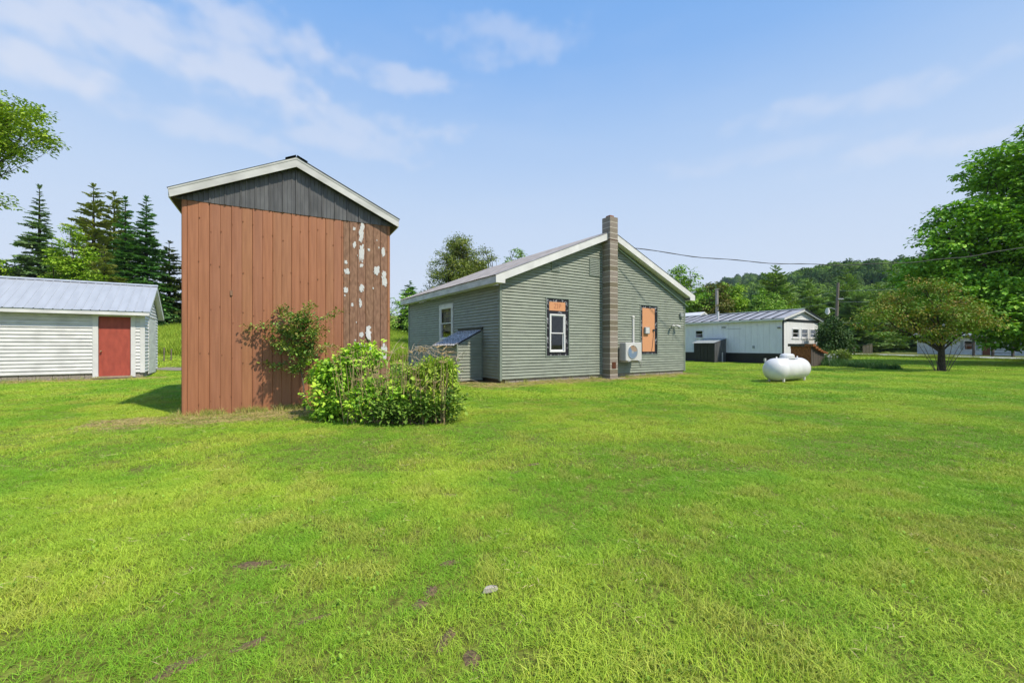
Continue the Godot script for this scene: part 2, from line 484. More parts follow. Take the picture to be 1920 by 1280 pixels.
var soil_spots := [[-1.47, 2.42, 0.099, 0.041, 0.2], [-1.28, 2.4, 0.045, 0.028, 0.0], [-0.36, 2.43, 0.054, 0.028, 0.3], [-0.41, 2.16, 0.032, 0.055, 0.2], [-0.44, 2.06, 0.036, 0.037, 0.2], [-0.28, 1.82, 0.032, 0.073, -0.4], [-0.16, 1.7, 0.032, 0.065, 0.3], [-1.3, 1.65, 0.099, 0.037, 0.9], [-1.1, 1.78, 0.063, 0.028, 0.7], [-0.54, 3.53, 0.090, 0.046, -0.4], [0.23, 4.47, 0.108, 0.037, 0.6], [0.05, 4.2, 0.090, 0.032, 0.9], [-0.9, 1.95, 0.090, 0.018, 0.5]]

func road_x(z: float) -> float:
	return 40.6 + 0.0016 * pow(maxf(0.0, -z - 40.0), 1.6)

func make_hills() -> void:
	# a wooded hillside beyond the road, and a farther one
	for far in 2:
		var st := SurfaceTool.new()
		st.begin(Mesh.PRIMITIVE_TRIANGLES)
		var nx := 60
		var nz := 24
		for j in nz:
			for i in nx:
				var p := hill_point(far, i / (nx - 1.0), j / (nz - 1.0))
				st.add_vertex(p)
		for j in nz - 1:
			for i in nx - 1:
				var a := j * nx + i
				for k in [a, a + nx + 1, a + nx, a, a + 1, a + nx + 1]: st.add_index(k)
		st.generate_normals()
		tag(put("hill", st.commit(), M.ground), "", "", "", "structure")

func hill_point(far: int, s: float, t: float) -> Vector3:
	# s runs along the ridge, t from foot to beyond the crest
	if far == 0:
		var x := lerpf(10.0, 420.0, s)
		var z := -lerpf(95.0, 330.0, t)
		var crest := lerpf(14.0, 45.0, smoothstep(0.14, 0.46, s)) + noise.get_noise_2d(x * 0.6, 40.0) * 4.0
		var up := smoothstep(0.0, 0.72, t) - 0.15 * smoothstep(0.75, 1.0, t)
		return Vector3(x, crest * up + noise.get_noise_2d(x, z) * 5.0 * t - 0.4, z)
	var x2 := lerpf(20.0, 620.0, s)
	var z2 := -lerpf(420.0, 760.0, t)
	var crest2 := 92.0 * exp(-pow((x2 - 375.0) / 150.0, 2.0)) + 8.0
	return Vector3(x2, crest2 * smoothstep(0.0, 0.7, t) + noise.get_noise_2d(x2, z2) * 6.0 * t - 0.5, z2)

# horizontal lap siding on a wall: each board is a piece of its own. The wall runs along local x in frame f and faces +z.
func siding(parent: Node, mats: Array, f: Transform3D, y0: float, lap: float, rows: int, left: Callable, right: Callable, holes: Array, out := 0.034) -> void:
	for i in rows:
		var yb := y0 + i * lap
		var yt := yb + lap
		var spans := [[left.call(yb), right.call(yb), left.call(yt), right.call(yt)]]
		for hole in holes:
			if yb > hole[3] - 0.01 or yt < hole[1] + 0.01: continue
			var next := []
			for s in spans:
				if hole[2] <= s[0] or hole[0] >= s[1]:
					next.append(s); continue
				if hole[0] > s[0] + 0.02: next.append([s[0], hole[0], s[2], hole[0]])
				if hole[2] < s[1] - 0.02: next.append([hole[2], s[1], hole[2], s[3]])
			spans = next
		for s in spans:
			if s[1] - s[0] < 0.05: continue
			var g := Geo.new()
			var zo := out + rng.randf_range(-0.0012, 0.0012)
			var zi := 0.001
			var sag := rng.randf_range(-0.0015, 0.0015)
			var a := Vector3(s[0], yb, zo); var b := Vector3(s[1], yb + sag, zo)
			var c := Vector3(s[3], yt + sag, zi); var d := Vector3(s[2], yt, zi)
			if s[3] - s[2] < 0.02: c = Vector3((s[2] + s[3]) / 2, yt, zi); d = c
			# the face: a short upright butt, then the long slope
			var e := a + Vector3(0, 0.012, 0); var h := b + Vector3(0, 0.012, 0)
			g.quad(a, b, h, e); g.quad(e, h, c, d)
			g.quad(Vector3(a.x, a.y, 0), Vector3(b.x, b.y, 0), b, a)
			g.quad(b, Vector3(b.x, b.y, 0), Vector3(c.x, c.y, 0), c)
			g.quad(Vector3(a.x, a.y, 0), a, d, Vector3(d.x, d.y, 0))
			obj("siding_board", g, mats[rng.randi() % mats.size()], parent, f)

# a wall slab with openings, thickness behind z = 0 in frame f
func slab(called: String, parent: Node, m: Material, f: Transform3D, x0: float, y0: float, x1: float, y1: float, thick: float, holes: Array) -> void:
	var g := Geo.new()
	var xs := [x0, x1]; var ys := [y0, y1]
	for h in holes:
		xs.append(h[0]); xs.append(h[2]); ys.append(h[1]); ys.append(h[3])
	xs.sort(); ys.sort()
	for i in xs.size() - 1:
		for j in ys.size() - 1:
			var cx: float = (xs[i] + xs[i + 1]) / 2; var cy: float = (ys[j] + ys[j + 1]) / 2
			var open := false
			for h in holes:
				if cx > h[0] and cx < h[2] and cy > h[1] and cy < h[3]: open = true
			if not open and xs[i + 1] > xs[i] and ys[j + 1] > ys[j]: g.box(Vector3(xs[i], ys[j], -thick), Vector3(xs[i + 1], ys[j + 1], 0), f)
	obj(called, g, m, parent)

func ring(called: String, parent: Node, m: Material, f: Transform3D, x0: float, y0: float, x1: float, y1: float, w: float, z0: float, z1: float) -> MeshInstance3D:
	var g := Geo.new()
	g.box(Vector3(x0, y0, z0), Vector3(x0 + w, y1, z1)); g.box(Vector3(x1 - w, y0, z0), Vector3(x1, y1, z1))
	g.box(Vector3(x0 + w, y0, z0), Vector3(x1 - w, y0 + w, z1)); g.box(Vector3(x0 + w, y1 - w, z0), Vector3(x1 - w, y1, z1))
	return obj(called, g, m, parent, f)

func bxf(called: String, f: Transform3D, lo: Vector3, hi: Vector3, m: Material, parent: Node) -> MeshInstance3D:
	var g := Geo.new(); g.box(lo, hi)
	return obj(called, g, m, parent, f)

# profile of corrugated or ribbed sheet metal, width w
func waves(w: float, pitch: float, high: float) -> PackedVector2Array:
	var p := PackedVector2Array()
	var n := int(round(w / pitch * 6.0))
	for i in n + 1: p.append(Vector2(w * i / n, high * (0.5 - 0.5 * cos(TAU * i / 6.0))))
	return p

func ribs(w: float, n: int, rib: float, high: float) -> PackedVector2Array:
	var p := PackedVector2Array()
	for i in n:
		var x := w * i / n
		p.append_array([Vector2(x, 0), Vector2(x + rib * 0.25, high), Vector2(x + rib * 0.75, high), Vector2(x + rib, 0)])
	p.append(Vector2(w, 0))
	return p

func slope_frame(o: Vector3, x: Vector3, z: Vector3) -> Transform3D:
	return Transform3D(Basis(x, z.cross(x), z), o)

func louvre(called: String, parent: Node, x0: float, y0: float, x1: float, y1: float, n: int) -> void:
	var r := ring(called, parent, M.green_trim, Transform3D.IDENTITY, x0, y0, x1, y1, 0.035, 0.0, 0.05)
	bx("backing", Vector3(x0 + 0.035, y0 + 0.035, 0.0), Vector3(x1 - 0.035, y1 - 0.035, 0.036), M.green_trim, r)
	for i in n:
		var y := y0 + 0.04 + (y1 - y0 - 0.08) * i / n
		var g := Geo.new()
		var h := (y1 - y0 - 0.08) / n
		g.quad(Vector3(x0 + 0.035, y, 0.062), Vector3(x1 - 0.035, y, 0.062), Vector3(x1 - 0.035, y + h * 0.75, 0.038), Vector3(x0 + 0.035, y + h * 0.75, 0.038))
		g.quad(Vector3(x0 + 0.035, y, 0.056), Vector3(x1 - 0.035, y, 0.056), Vector3(x1 - 0.035, y, 0.062), Vector3(x0 + 0.035, y, 0.062))
		obj("slat", g, M.green_trim, r)

# white sash window set in an opening; parts hang under one node
func sash(parent: Node, f: Transform3D, x0: float, y0: float, x1: float, y1: float, z: float, called := "window") -> MeshInstance3D:
	var w := ring(called, parent, M.vinyl_window, f, x0, y0, x1, y1, 0.05, z - 0.05, z + 0.02)
	var ym := (y0 + y1) / 2
	ring("upper_sash", w, M.vinyl_window, Transform3D.IDENTITY, x0 + 0.05, ym - 0.02, x1 - 0.05, y1 - 0.05, 0.03, z - 0.03, z - 0.002)
	ring("lower_sash", w, M.vinyl_window, Transform3D.IDENTITY, x0 + 0.05, y0 + 0.05, x1 - 0.05, ym + 0.02, 0.035, z - 0.055, z - 0.032)
	bx("pane", Vector3(x0 + 0.08, ym + 0.01, z - 0.018), Vector3(x1 - 0.08, y1 - 0.08, z - 0.014), M.glass, w)
	bx("pane", Vector3(x0 + 0.085, y0 + 0.085, z - 0.046), Vector3(x1 - 0.085, ym - 0.015, z - 0.042), M.glass, w)
	return w

func make_green_house() -> void:
	var t := thing("clapboard_house", "low sage green clapboard house with block chimney on its gable", "house", Vector3(-0.377, 0, -13.7), 32.97)
	var I := Transform3D.IDENTITY
	var side := Transform3D(Basis(Vector3(0, 0, 1), Vector3.UP, Vector3(-1, 0, 0)), Vector3(0, 0, -8.53))   # local x runs from the back corner to the front
	var W := 9.55
	var lap := 0.1016
	var y0 := 0.145
	var pitch := 0.41
	# foundation
	var k := 0
	for x in range(0, 24):
		var xa := 0.2 + x * 0.405
		if xa > W - 0.1: break
		bx("foundation_block", Vector3(xa, -0.2, -0.3), Vector3(minf(xa + 0.395, W - 0.02), 0.143, -0.022 + 0.004 * (x % 2)), M.concrete, t)
	bx("foundation", Vector3(0.2, -0.2, -8.4), Vector3(W - 0.05, 0.14, -0.31), M.concrete, t)
	# walls with their openings
	var h1 := [1.83, y0 + 7 * lap, 2.86, y0 + 27 * lap]
	var h2 := [6.64, y0 + 7 * lap, 7.7, y0 + 27 * lap]
	var win1 := [1.98, 1.0, 2.675, 2.33]
	slab("wall", t, M.core, I, 0.0, 0.14, W, 3.2, 0.12, [win1])
	slab("wall", t, M.core, side, 0.0, 0.14, 8.41, 3.2, 0.12, [[3.9, 1.3, 4.93, 2.8]])
	var gp := Geo.new()
	gp.extrude(PackedVector2Array([Vector2(0, 3.2), Vector2(W, 3.2), Vector2(W, 3.32), Vector2(4.775, 5.27), Vector2(0, 3.32)]), -0.12, -0.001)
	obj("gable_wall", gp, M.core, t)
	bx("rear_wall", Vector3(0, 0.14, -8.53), Vector3(W, 3.2, -8.41), M.green, t)
	bx("far_wall", Vector3(W - 0.12, 0.14, -8.4), Vector3(W, 3.2, -0.13), M.green, t)
	bx("floor", Vector3(0.15, 0.145, -8.4), Vector3(W - 0.15, 0.2, -0.15), M.core, t)
	var gl := func(y: float) -> float: return 0.055 if y < 3.33 else 0.055 + (y - 3.33) / 0.41
	var gr := func(y: float) -> float: return W - 0.055 if y < 3.33 else W - 0.055 - (y - 3.33) / 0.41
	siding(t, [M.green, M.green, M.green2], I, y0, lap, 50, gl, gr, [h1, h2, [4.52, 0.0, 4.93, 6.0]])
	var sl := func(_y: float) -> float: return 0.06
	var sr := func(_y: float) -> float: return 8.475
	siding(t, [M.green, M.green2], side, y0, lap, 30, sl, sr, [[3.72, y0 + 12 * lap, 5.06, y0 + 27 * lap], [5.69, 0.1, 7.38, 1.33]])
	# corner posts
	for c in [[-0.036, 0.0], [W - 0.05, 0.0], [-0.036, -8.53]]:
		bx("corner_post", Vector3(c[0], 0.1, c[1] - 0.06), Vector3(c[0] + 0.08, 3.22, c[1] + 0.037), M.green_trim, t)
	# boarded window with a sash below, framed in flashing tape
	var w1 := ring("window_surround", t, M.green_trim, I, h1[0] - 0.02, h1[1] - 0.02, h1[2] + 0.02, h1[3] + 0.02, 0.04, 0.0, 0.042)
	ring("flashing_tape", w1, M.tape, I, 1.85, h1[1] + 0.02, 2.84, h1[3] - 0.02, 0.135, -0.001, 0.008)
	bx("flashing_tape", Vector3(1.985, 2.33, -0.001), Vector3(2.705, 2.445, 0.0075), M.tape, w1)
	bx("flashing_tape", Vector3(1.985, 0.92, -0.001), Vector3(2.705, 0.998, 0.0075), M.tape, w1)
	var ob := bx("sheathing_panel", Vector3(1.985, 2.447, 0.0), Vector3(2.705, 2.75, 0.009), M.orange, w1)
	lettering(ob, "ZIP", Vector3(2.36, 2.6, 0.0095), 0.17)
	sash(w1, I, 1.982, 1.0, 2.673, 2.33, 0.03)
	bx("flashing_tape", Vector3(2.673, 0.998, -0.001), Vector3(2.707, 2.33, 0.0078), M.tape, w1)
	# the other window is boarded over
	var w2 := ring("window_surround", t, M.green_trim, I, h2[0] - 0.02, h2[1] - 0.02, h2[2] + 0.02, h2[3] + 0.02, 0.04, 0.0, 0.042)
	ring("flashing_tape", w2, M.tape, I, h2[0] + 0.02, h2[1] + 0.02, h2[2] - 0.02, h2[3] - 0.02, 0.13, -0.001, 0.008)
	bx("sheathing_panel", Vector3(6.78, 0.98, 0.0), Vector3(7.54, 2.76, 0.012), M.orange, w2)
	var cd := Geo.new()
	cd.tube([Vector3(7.45, 1.85, 0.03), Vector3(7.44, 1.6, 0.03), Vector3(7.38, 1.2, 0.03), Vector3(7.33, 1.0, 0.03)], [0.008, 0.008, 0.008, 0.008], 5)
	cd.box(Vector3(7.41, 1.82, 0.012), Vector3(7.5, 1.9, 0.05))
	obj("cord", cd, M.cable, w2)
	# side window with a curtain
	var w3 := ring("window_casing", t, M.white_old, side, 3.72, y0 + 12 * lap, 5.06, y0 + 27 * lap, 0.11, 0.0, 0.045)
	sash(w3, I, 3.83, y0 + 12 * lap + 0.11, 4.95, y0 + 27 * lap - 0.11, 0.03)
	var cu := Geo.new()
	for i in 22:
		var xa := 3.9 + i * 0.045
		cu.quad(Vector3(xa, 1.8, -0.07 - 0.014 * (i % 2)), Vector3(xa + 0.045, 1.8, -0.07 - 0.014 * ((i + 1) % 2)), Vector3(xa + 0.045, 2.78, -0.07 - 0.014 * ((i + 1) % 2)), Vector3(xa, 2.78, -0.07 - 0.014 * (i % 2)))
	obj("curtain", cu, M.curtain, w3)
	# gable louvres
	louvre("louvre", t, 2.07, 3.81, 2.43, 4.15, 5)
	louvre("louvre", t, 3.84, 3.81, 4.35, 4.46, 9)
	# shade under the far rake painted as a darker green band; pale drip strip
	var band := Geo.new()
	band.extrude(PackedVector2Array([Vector2(5.2, 5.03), Vector2(9.53, 3.03), Vector2(9.53, 3.3), Vector2(4.95, 5.18)]), 0.0, 0.038)
	obj("rake_shade_band", band, M.green_shade, t)
	var strip := Geo.new()
	strip.tube([Vector3(5.15, 5.05, 0.07), Vector3(9.72, 2.94, 0.07)], [0.024, 0.024], 6)
	obj("drip_strip", strip, M.green_pale, t)
	# white boxed eaves and rakes
	var yt := func(x: float) -> float: return 5.53 - pitch * absf(x - 4.775)
	var L := PackedVector2Array([Vector2(-0.34, yt.call(-0.34)), Vector2(-0.34, 3.2), Vector2(0.0, 3.2), Vector2(0.0, yt.call(0.0) - 0.25), Vector2(4.515, yt.call(4.515) - 0.25), Vector2(4.515, yt.call(4.515))])
	var lg := Geo.new(); lg.extrude(L, 0.28, 0.305)
	obj("fascia", lg, M.white, t)
	var R := PackedVector2Array([Vector2(W + 0.34, yt.call(W + 0.34)), Vector2(W + 0.34, 3.2), Vector2(W, 3.2), Vector2(W, yt.call(W) - 0.25), Vector2(4.935, yt.call(4.935) - 0.25), Vector2(4.935, yt.call(4.935))])
	var rg := Geo.new(); rg.extrude(R, 0.28, 0.305)
	obj("fascia", rg, M.white, t)
	bx("fascia", Vector3(-0.34, 3.2, -8.85), Vector3(-0.315, 3.42, 0.278), M.white_old, t)
	bx("fascia", Vector3(W + 0.315, 3.2, -8.85), Vector3(W + 0.34, 3.42, 0.278), M.white_old, t)
	bx("soffit", Vector3(-0.314, 3.205, -8.84), Vector3(-0.02, 3.22, 0.278), M.soffit, t)
	bx("soffit", Vector3(W + 0.02, 3.205, -8.84), Vector3(W + 0.314, 3.22, 0.278), M.soffit, t)
	for s in [-1, 1]:
		var sg := Geo.new()
		var a: float = 4.775 + s * 0.18; var b: float = 4.775 + s * 4.9
		sg.extrude(PackedVector2Array([Vector2(a, yt.call(a) - 0.24), Vector2(b, yt.call(b) - 0.24), Vector2(b, yt.call(b) - 0.22), Vector2(a, yt.call(a) - 0.22)]), 0.026, 0.278)
		obj("soffit", sg, M.soffit, t)
	# corrugated roof, sheet by sheet
	var sl_len := sqrt(pow(5.135, 2) + pow(5.135 * pitch, 2)) + 0.02
	var cs := 1.0 / sqrt(1.0 + pitch * pitch)
	for i in 12:
		var z := 0.32 - i * 0.765
		var g1 := Geo.new(); g1.sheet(waves(0.78, 0.13, 0.022), sl_len, 0.004)
		obj("roof_sheet", g1, M.tin if i % 3 else M.tin2, t, slope_frame(Vector3(4.775, 5.54 + (i % 2) * 0.003, z - 0.78), Vector3(0, 0, 1), Vector3(-cs, -pitch * cs, 0)))
		obj("roof_sheet", g1, M.tin2 if i % 2 else M.tin, t, slope_frame(Vector3(4.775, 5.54 + (i % 2) * 0.003, z), Vector3(0, 0, -1), Vector3(cs, -pitch * cs, 0)))
	var dk := Geo.new()
	dk.extrude(PackedVector2Array([Vector2(-0.3, yt.call(-0.3) - 0.03), Vector2(4.775, 5.49), Vector2(W + 0.3, yt.call(-0.3) - 0.03), Vector2(W + 0.3, yt.call(-0.3) - 0.06), Vector2(4.775, 5.46), Vector2(-0.3, yt.call(-0.3) - 0.06)]), -8.85, 0.27)
	obj("roof_deck", dk, M.core, t)
	# chimney of single blocks, one to a course
	var ch := bx("chimney", Vector3(4.5225, -0.1, 0.0), Vector3(4.9275, 6.02, 0.4085), M.mortar, t)
	for i in 30:
		var y := -0.05 + i * 0.2032
		var g := Geo.new()
		var j := rng.randf_range(-0.002, 0.002)
		g.cbox(Vector3(4.519 + j, y, 0.006), Vector3(4.931 + j, y + 0.184, 0.411 + j * 0.5), 0.004)
		obj("chimney_block", g, M.block[rng.randi() % 6], ch)
	var fl := Geo.new()
	fl.box(Vector3(4.62, 6.04, 0.1), Vector3(4.83, 6.11, 0.31))
	obj("flue_liner", fl, M.terracotta, ch)
	bx("cleanout_door", Vector3(4.62, 0.37, 0.41), Vector3(4.82, 0.61, 0.424), M.rust, ch)
	bx("roof_flashing", Vector3(4.5, 5.16, 0.32), Vector3(4.95, 5.18, 0.418), M.rust, ch)
	bx("chimney_footing", Vector3(4.4, -0.1, 0.0), Vector3(5.1, 0.012, 0.62), M.concrete, ch)
	# lean-to bulkhead on the side wall
	var lf := Transform3D(Basis(), Vector3(-0.98, 0, -1.15))
	var lean := bx("lean_to", Vector3(-0.96, 0.02, -2.83), Vector3(-0.02, 1.26, -1.17), M.core, t)
	var tp := Geo.new()
	tp.extrude(PackedVector2Array([Vector2(-0.96, 1.26), Vector2(-0.02, 1.26), Vector2(-0.02, 1.74)]), -2.83, -1.17)
	obj("lean_to_gable", tp, M.core, lean)
	var ll := func(y: float) -> float: return 0.03 if y < 1.25 else 0.03 + (y - 1.25) / 0.51
	var lr := func(_y: float) -> float: return 0.95
	siding(lean, [M.green, M.green2], lf, 0.06, lap, 16, ll, lr, [])
	var lside := Transform3D(Basis(Vector3(0, 0, 1), Vector3.UP, Vector3(-1, 0, 0)), Vector3(-0.963, 0, -2.85))
	var l0 := func(_y: float) -> float: return 0.02
	var l1 := func(_y: float) -> float: return 1.66
	siding(lean, [M.green, M.green2], lside, 0.06, lap, 12, l0, l1, [])
	bx("corner_post", Vector3(-1.0, 0.03, -1.2), Vector3(-0.95, 1.28, -1.112), M.green_trim, lean)
	bx("corner_post", Vector3(-0.06, 0.03, -1.16), Vector3(-0.036, 1.74, -1.112), M.green_trim, lean)
	for i in 2:
		var g2 := Geo.new(); g2.sheet(waves(0.92, 0.115, 0.02), 1.24, 0.004)
		obj("roof_sheet", g2, M.blotched_tin, lean, slope_frame(Vector3(-0.005, 1.79 + 0.003 * i, -2.98 + i * 0.9), Vector3(0, 0, 1), Vector3(-0.89, -0.456, 0)))
	bx("ridge_flashing", Vector3(-0.07, 1.77, -2.98), Vector3(-0.018, 1.86, -1.1), M.black, lean)
	# fittings on the wall: heat pump, meter, lamps
	make_fittings()

func lettering(parent: Node, words: String, at: Vector3, high: float, m: Material = null) -> void:
	var f := SystemFont.new()
	f.font_names = PackedStringArray(["Droid Sans"])
	var tm := TextMesh.new()
	tm.text = words
	tm.font = f
	tm.font_size = 32
	tm.pixel_size = high / 24.0
	tm.depth = 0.002
	put("lettering", tm, m if m else M.orange_ink, parent, Transform3D(Basis(), at))

func make_fittings() -> void:
	var f := Transform3D(Basis(Vector3.UP, deg_to_rad(32.97)), Vector3(-0.377, 0, -13.7))
	var hp := thing("heat_pump", "white outdoor heat pump unit hung on green siding beside the chimney", "heat pump", f * Vector3(5.72, 0.62, 0.33), 32.97)
	var g := Geo.new()
	g.cbox(Vector3(-0.45, 0.02, -0.17), Vector3(0.45, 0.72, 0.17), 0.02)
	obj("casing", g, M.unit, hp)
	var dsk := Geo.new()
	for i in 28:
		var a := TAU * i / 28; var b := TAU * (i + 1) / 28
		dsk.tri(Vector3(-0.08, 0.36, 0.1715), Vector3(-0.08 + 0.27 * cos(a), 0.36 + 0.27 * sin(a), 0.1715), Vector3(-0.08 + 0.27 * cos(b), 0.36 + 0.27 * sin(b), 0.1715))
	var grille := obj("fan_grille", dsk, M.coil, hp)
	for k in 3:
		var bl := Geo.new()
		for i in 6:
			var a := TAU * (k * 6 + i) / 18 + 0.1; var b := TAU * (k * 6 + i + 1) / 18 + 0.1
			var z0 := 0.173 + 0.001 * i; var z1 := 0.173 + 0.001 * (i + 1)
			bl.quad(Vector3(-0.08 + 0.06 * cos(a), 0.36 + 0.06 * sin(a), z0), Vector3(-0.08 + 0.25 * cos(a), 0.36 + 0.25 * sin(a), z0), Vector3(-0.08 + 0.25 * cos(b), 0.36 + 0.25 * sin(b), z1), Vector3(-0.08 + 0.06 * cos(b), 0.36 + 0.06 * sin(b), z1))
		obj("fan_blade", bl, mat([lin(0.5, 0.27, 0.11), lin(0.11, 0.27, 0.5), lin(0.13, 0.26, 0.45)][k], 0.45), grille)
	for i in 13:
		var x := -0.08 + (i - 6) * 0.042
		var hh := sqrt(maxf(0.0, 0.27 * 0.27 - pow(x + 0.08, 2)))
		bx("grille_wire", Vector3(x - 0.004, 0.36 - hh, 0.183), Vector3(x + 0.004, 0.36 + hh, 0.19), M.unit, grille)
	var rim := Geo.new()
	for i in 28:
		var a := TAU * i / 28; var b := TAU * (i + 1) / 28
		var p0 := Vector3(-0.08 + 0.265 * cos(a), 0.36 + 0.265 * sin(a), 0.192); var p1 := Vector3(-0.08 + 0.285 * cos(a), 0.36 + 0.285 * sin(a), 0.172)
		var q0 := Vector3(-0.08 + 0.265 * cos(b), 0.36 + 0.265 * sin(b), 0.192); var q1 := Vector3(-0.08 + 0.285 * cos(b), 0.36 + 0.285 * sin(b), 0.172)
		rim.quad(p0, p1, q1, q0)
	obj("grille_rim", rim, M.unit, grille)
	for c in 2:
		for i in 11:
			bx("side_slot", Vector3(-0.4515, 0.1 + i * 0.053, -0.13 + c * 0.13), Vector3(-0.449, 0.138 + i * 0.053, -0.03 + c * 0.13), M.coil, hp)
	for s in [-0.3, 0.3]:
		bx("foot", Vector3(s - 0.05, 0.0, -0.2), Vector3(s + 0.05, 0.02, 0.22), M.unit, hp)
		bx("bracket", Vector3(s - 0.02, -0.04, -0.33), Vector3(s + 0.02, 0.0, 0.15), M.pipe, hp)
		bx("bracket", Vector3(s - 0.02, -0.04, -0.33), Vector3(s + 0.02, 0.4, -0.29), M.pipe, hp)
	var lc := Geo.new()
	lc.cbox(Vector3(0.43, 0.62, -0.33), Vector3(0.53, 1.68, -0.26), 0.012)
	lc.cbox(Vector3(0.415, 1.68, -0.33), Vector3(0.545, 1.8, -0.25), 0.02)
	obj("pipe_cover", lc, M.pipe, hp)
	var dr := Geo.new()
	dr.tube([Vector3(0.46, 0.68, -0.03), Vector3(0.62, 0.66, -0.05), Vector3(0.8, 0.3, -0.2), Vector3(0.95, -0.22, -0.26)], [0.014, 0.014, 0.014, 0.014], 6)
	obj("drain_hose", dr, M.pipe, hp)
	var mb := thing("disconnect_box", "grey electrical disconnect box on the orange boarded window", "electrical box", f * Vector3(7.0, 1.7, 0.012), 32.97)
	var mg := Geo.new(); mg.cbox(Vector3(-0.14, 0.0, 0.0), Vector3(0.14, 0.28, 0.09), 0.012)
	obj("box", mg, M.box_grey, mb)
	for i in 3: bx("label_plate", Vector3(-0.1, 0.04 + i * 0.075, 0.09), Vector3(0.1, 0.095 + i * 0.075, 0.0925), M.white, mb)
	var fl := thing("flood_light", "twin white flood lamps on the green wall near its corner post", "lamp", f * Vector3(8.7, 2.06, 0.03), 32.97)
	bx("mount", Vector3(-0.06, -0.06, 0.0), Vector3(0.06, 0.06, 0.04), M.unit, fl)
	for s in [-1, 1]:
		var lg := Geo.new()
		lg.tube([Vector3(0, 0, 0.03), Vector3(s * 0.1, 0.03, 0.08), Vector3(s * 0.14, 0.02, 0.12), Vector3(s * 0.22, -0.05, 0.2)], [0.015, 0.02, 0.05, 0.065], 8)
		obj("lamp_head", lg, M.unit, fl)
	var wr := Geo.new(); wr.tube([Vector3(0, -0.06, 0.01), Vector3(0.01, -0.6, 0.008)], [0.005, 0.005], 4)
	obj("wire", wr, M.box_grey, fl)
	var eb := thing("junction_box", "small grey junction box high on the green corner", "electrical box", f * Vector3(9.27, 2.46, 0.03), 32.97)
	var eg := Geo.new(); eg.cbox(Vector3(-0.1, 0.0, 0.0), Vector3(0.1, 0.19, 0.08), 0.02)
	obj("box", eg, M.box_grey, eb)
	var hg := Geo.new(); hg.tube([Vector3(0.0, 0.0, 0.04), Vector3(0.0, -0.1, 0.04)], [0.02, 0.02], 6)
	obj("conduit", hg, M.box_grey, eb)
	# service cable that leaves the gable and swings away over the lawn
	var cg := Geo.new()
	var pts := []; var rad := []
	var a0 := Vector3(4.66, 4.95, -16.3); var b0 := Vector3(34.0, 8.575, -22.0)
	for i in 61:
		var s := i / 60.0
		pts.append(a0.lerp(b0, s) + Vector3(sin(i * 1.9) * 0.012, -1.672 * 4.0 * s * (1.0 - s) + sin(i * 0.9) * 0.022, 0))
		rad.append(0.013 + 0.006 * (i % 2))
	cg.tube(pts, rad, 6)
	var sc := obj("service_cable", cg, M.cable)
	tag(sc, "twisted dark service cable sagging from the green gable over the lawn", "cable")

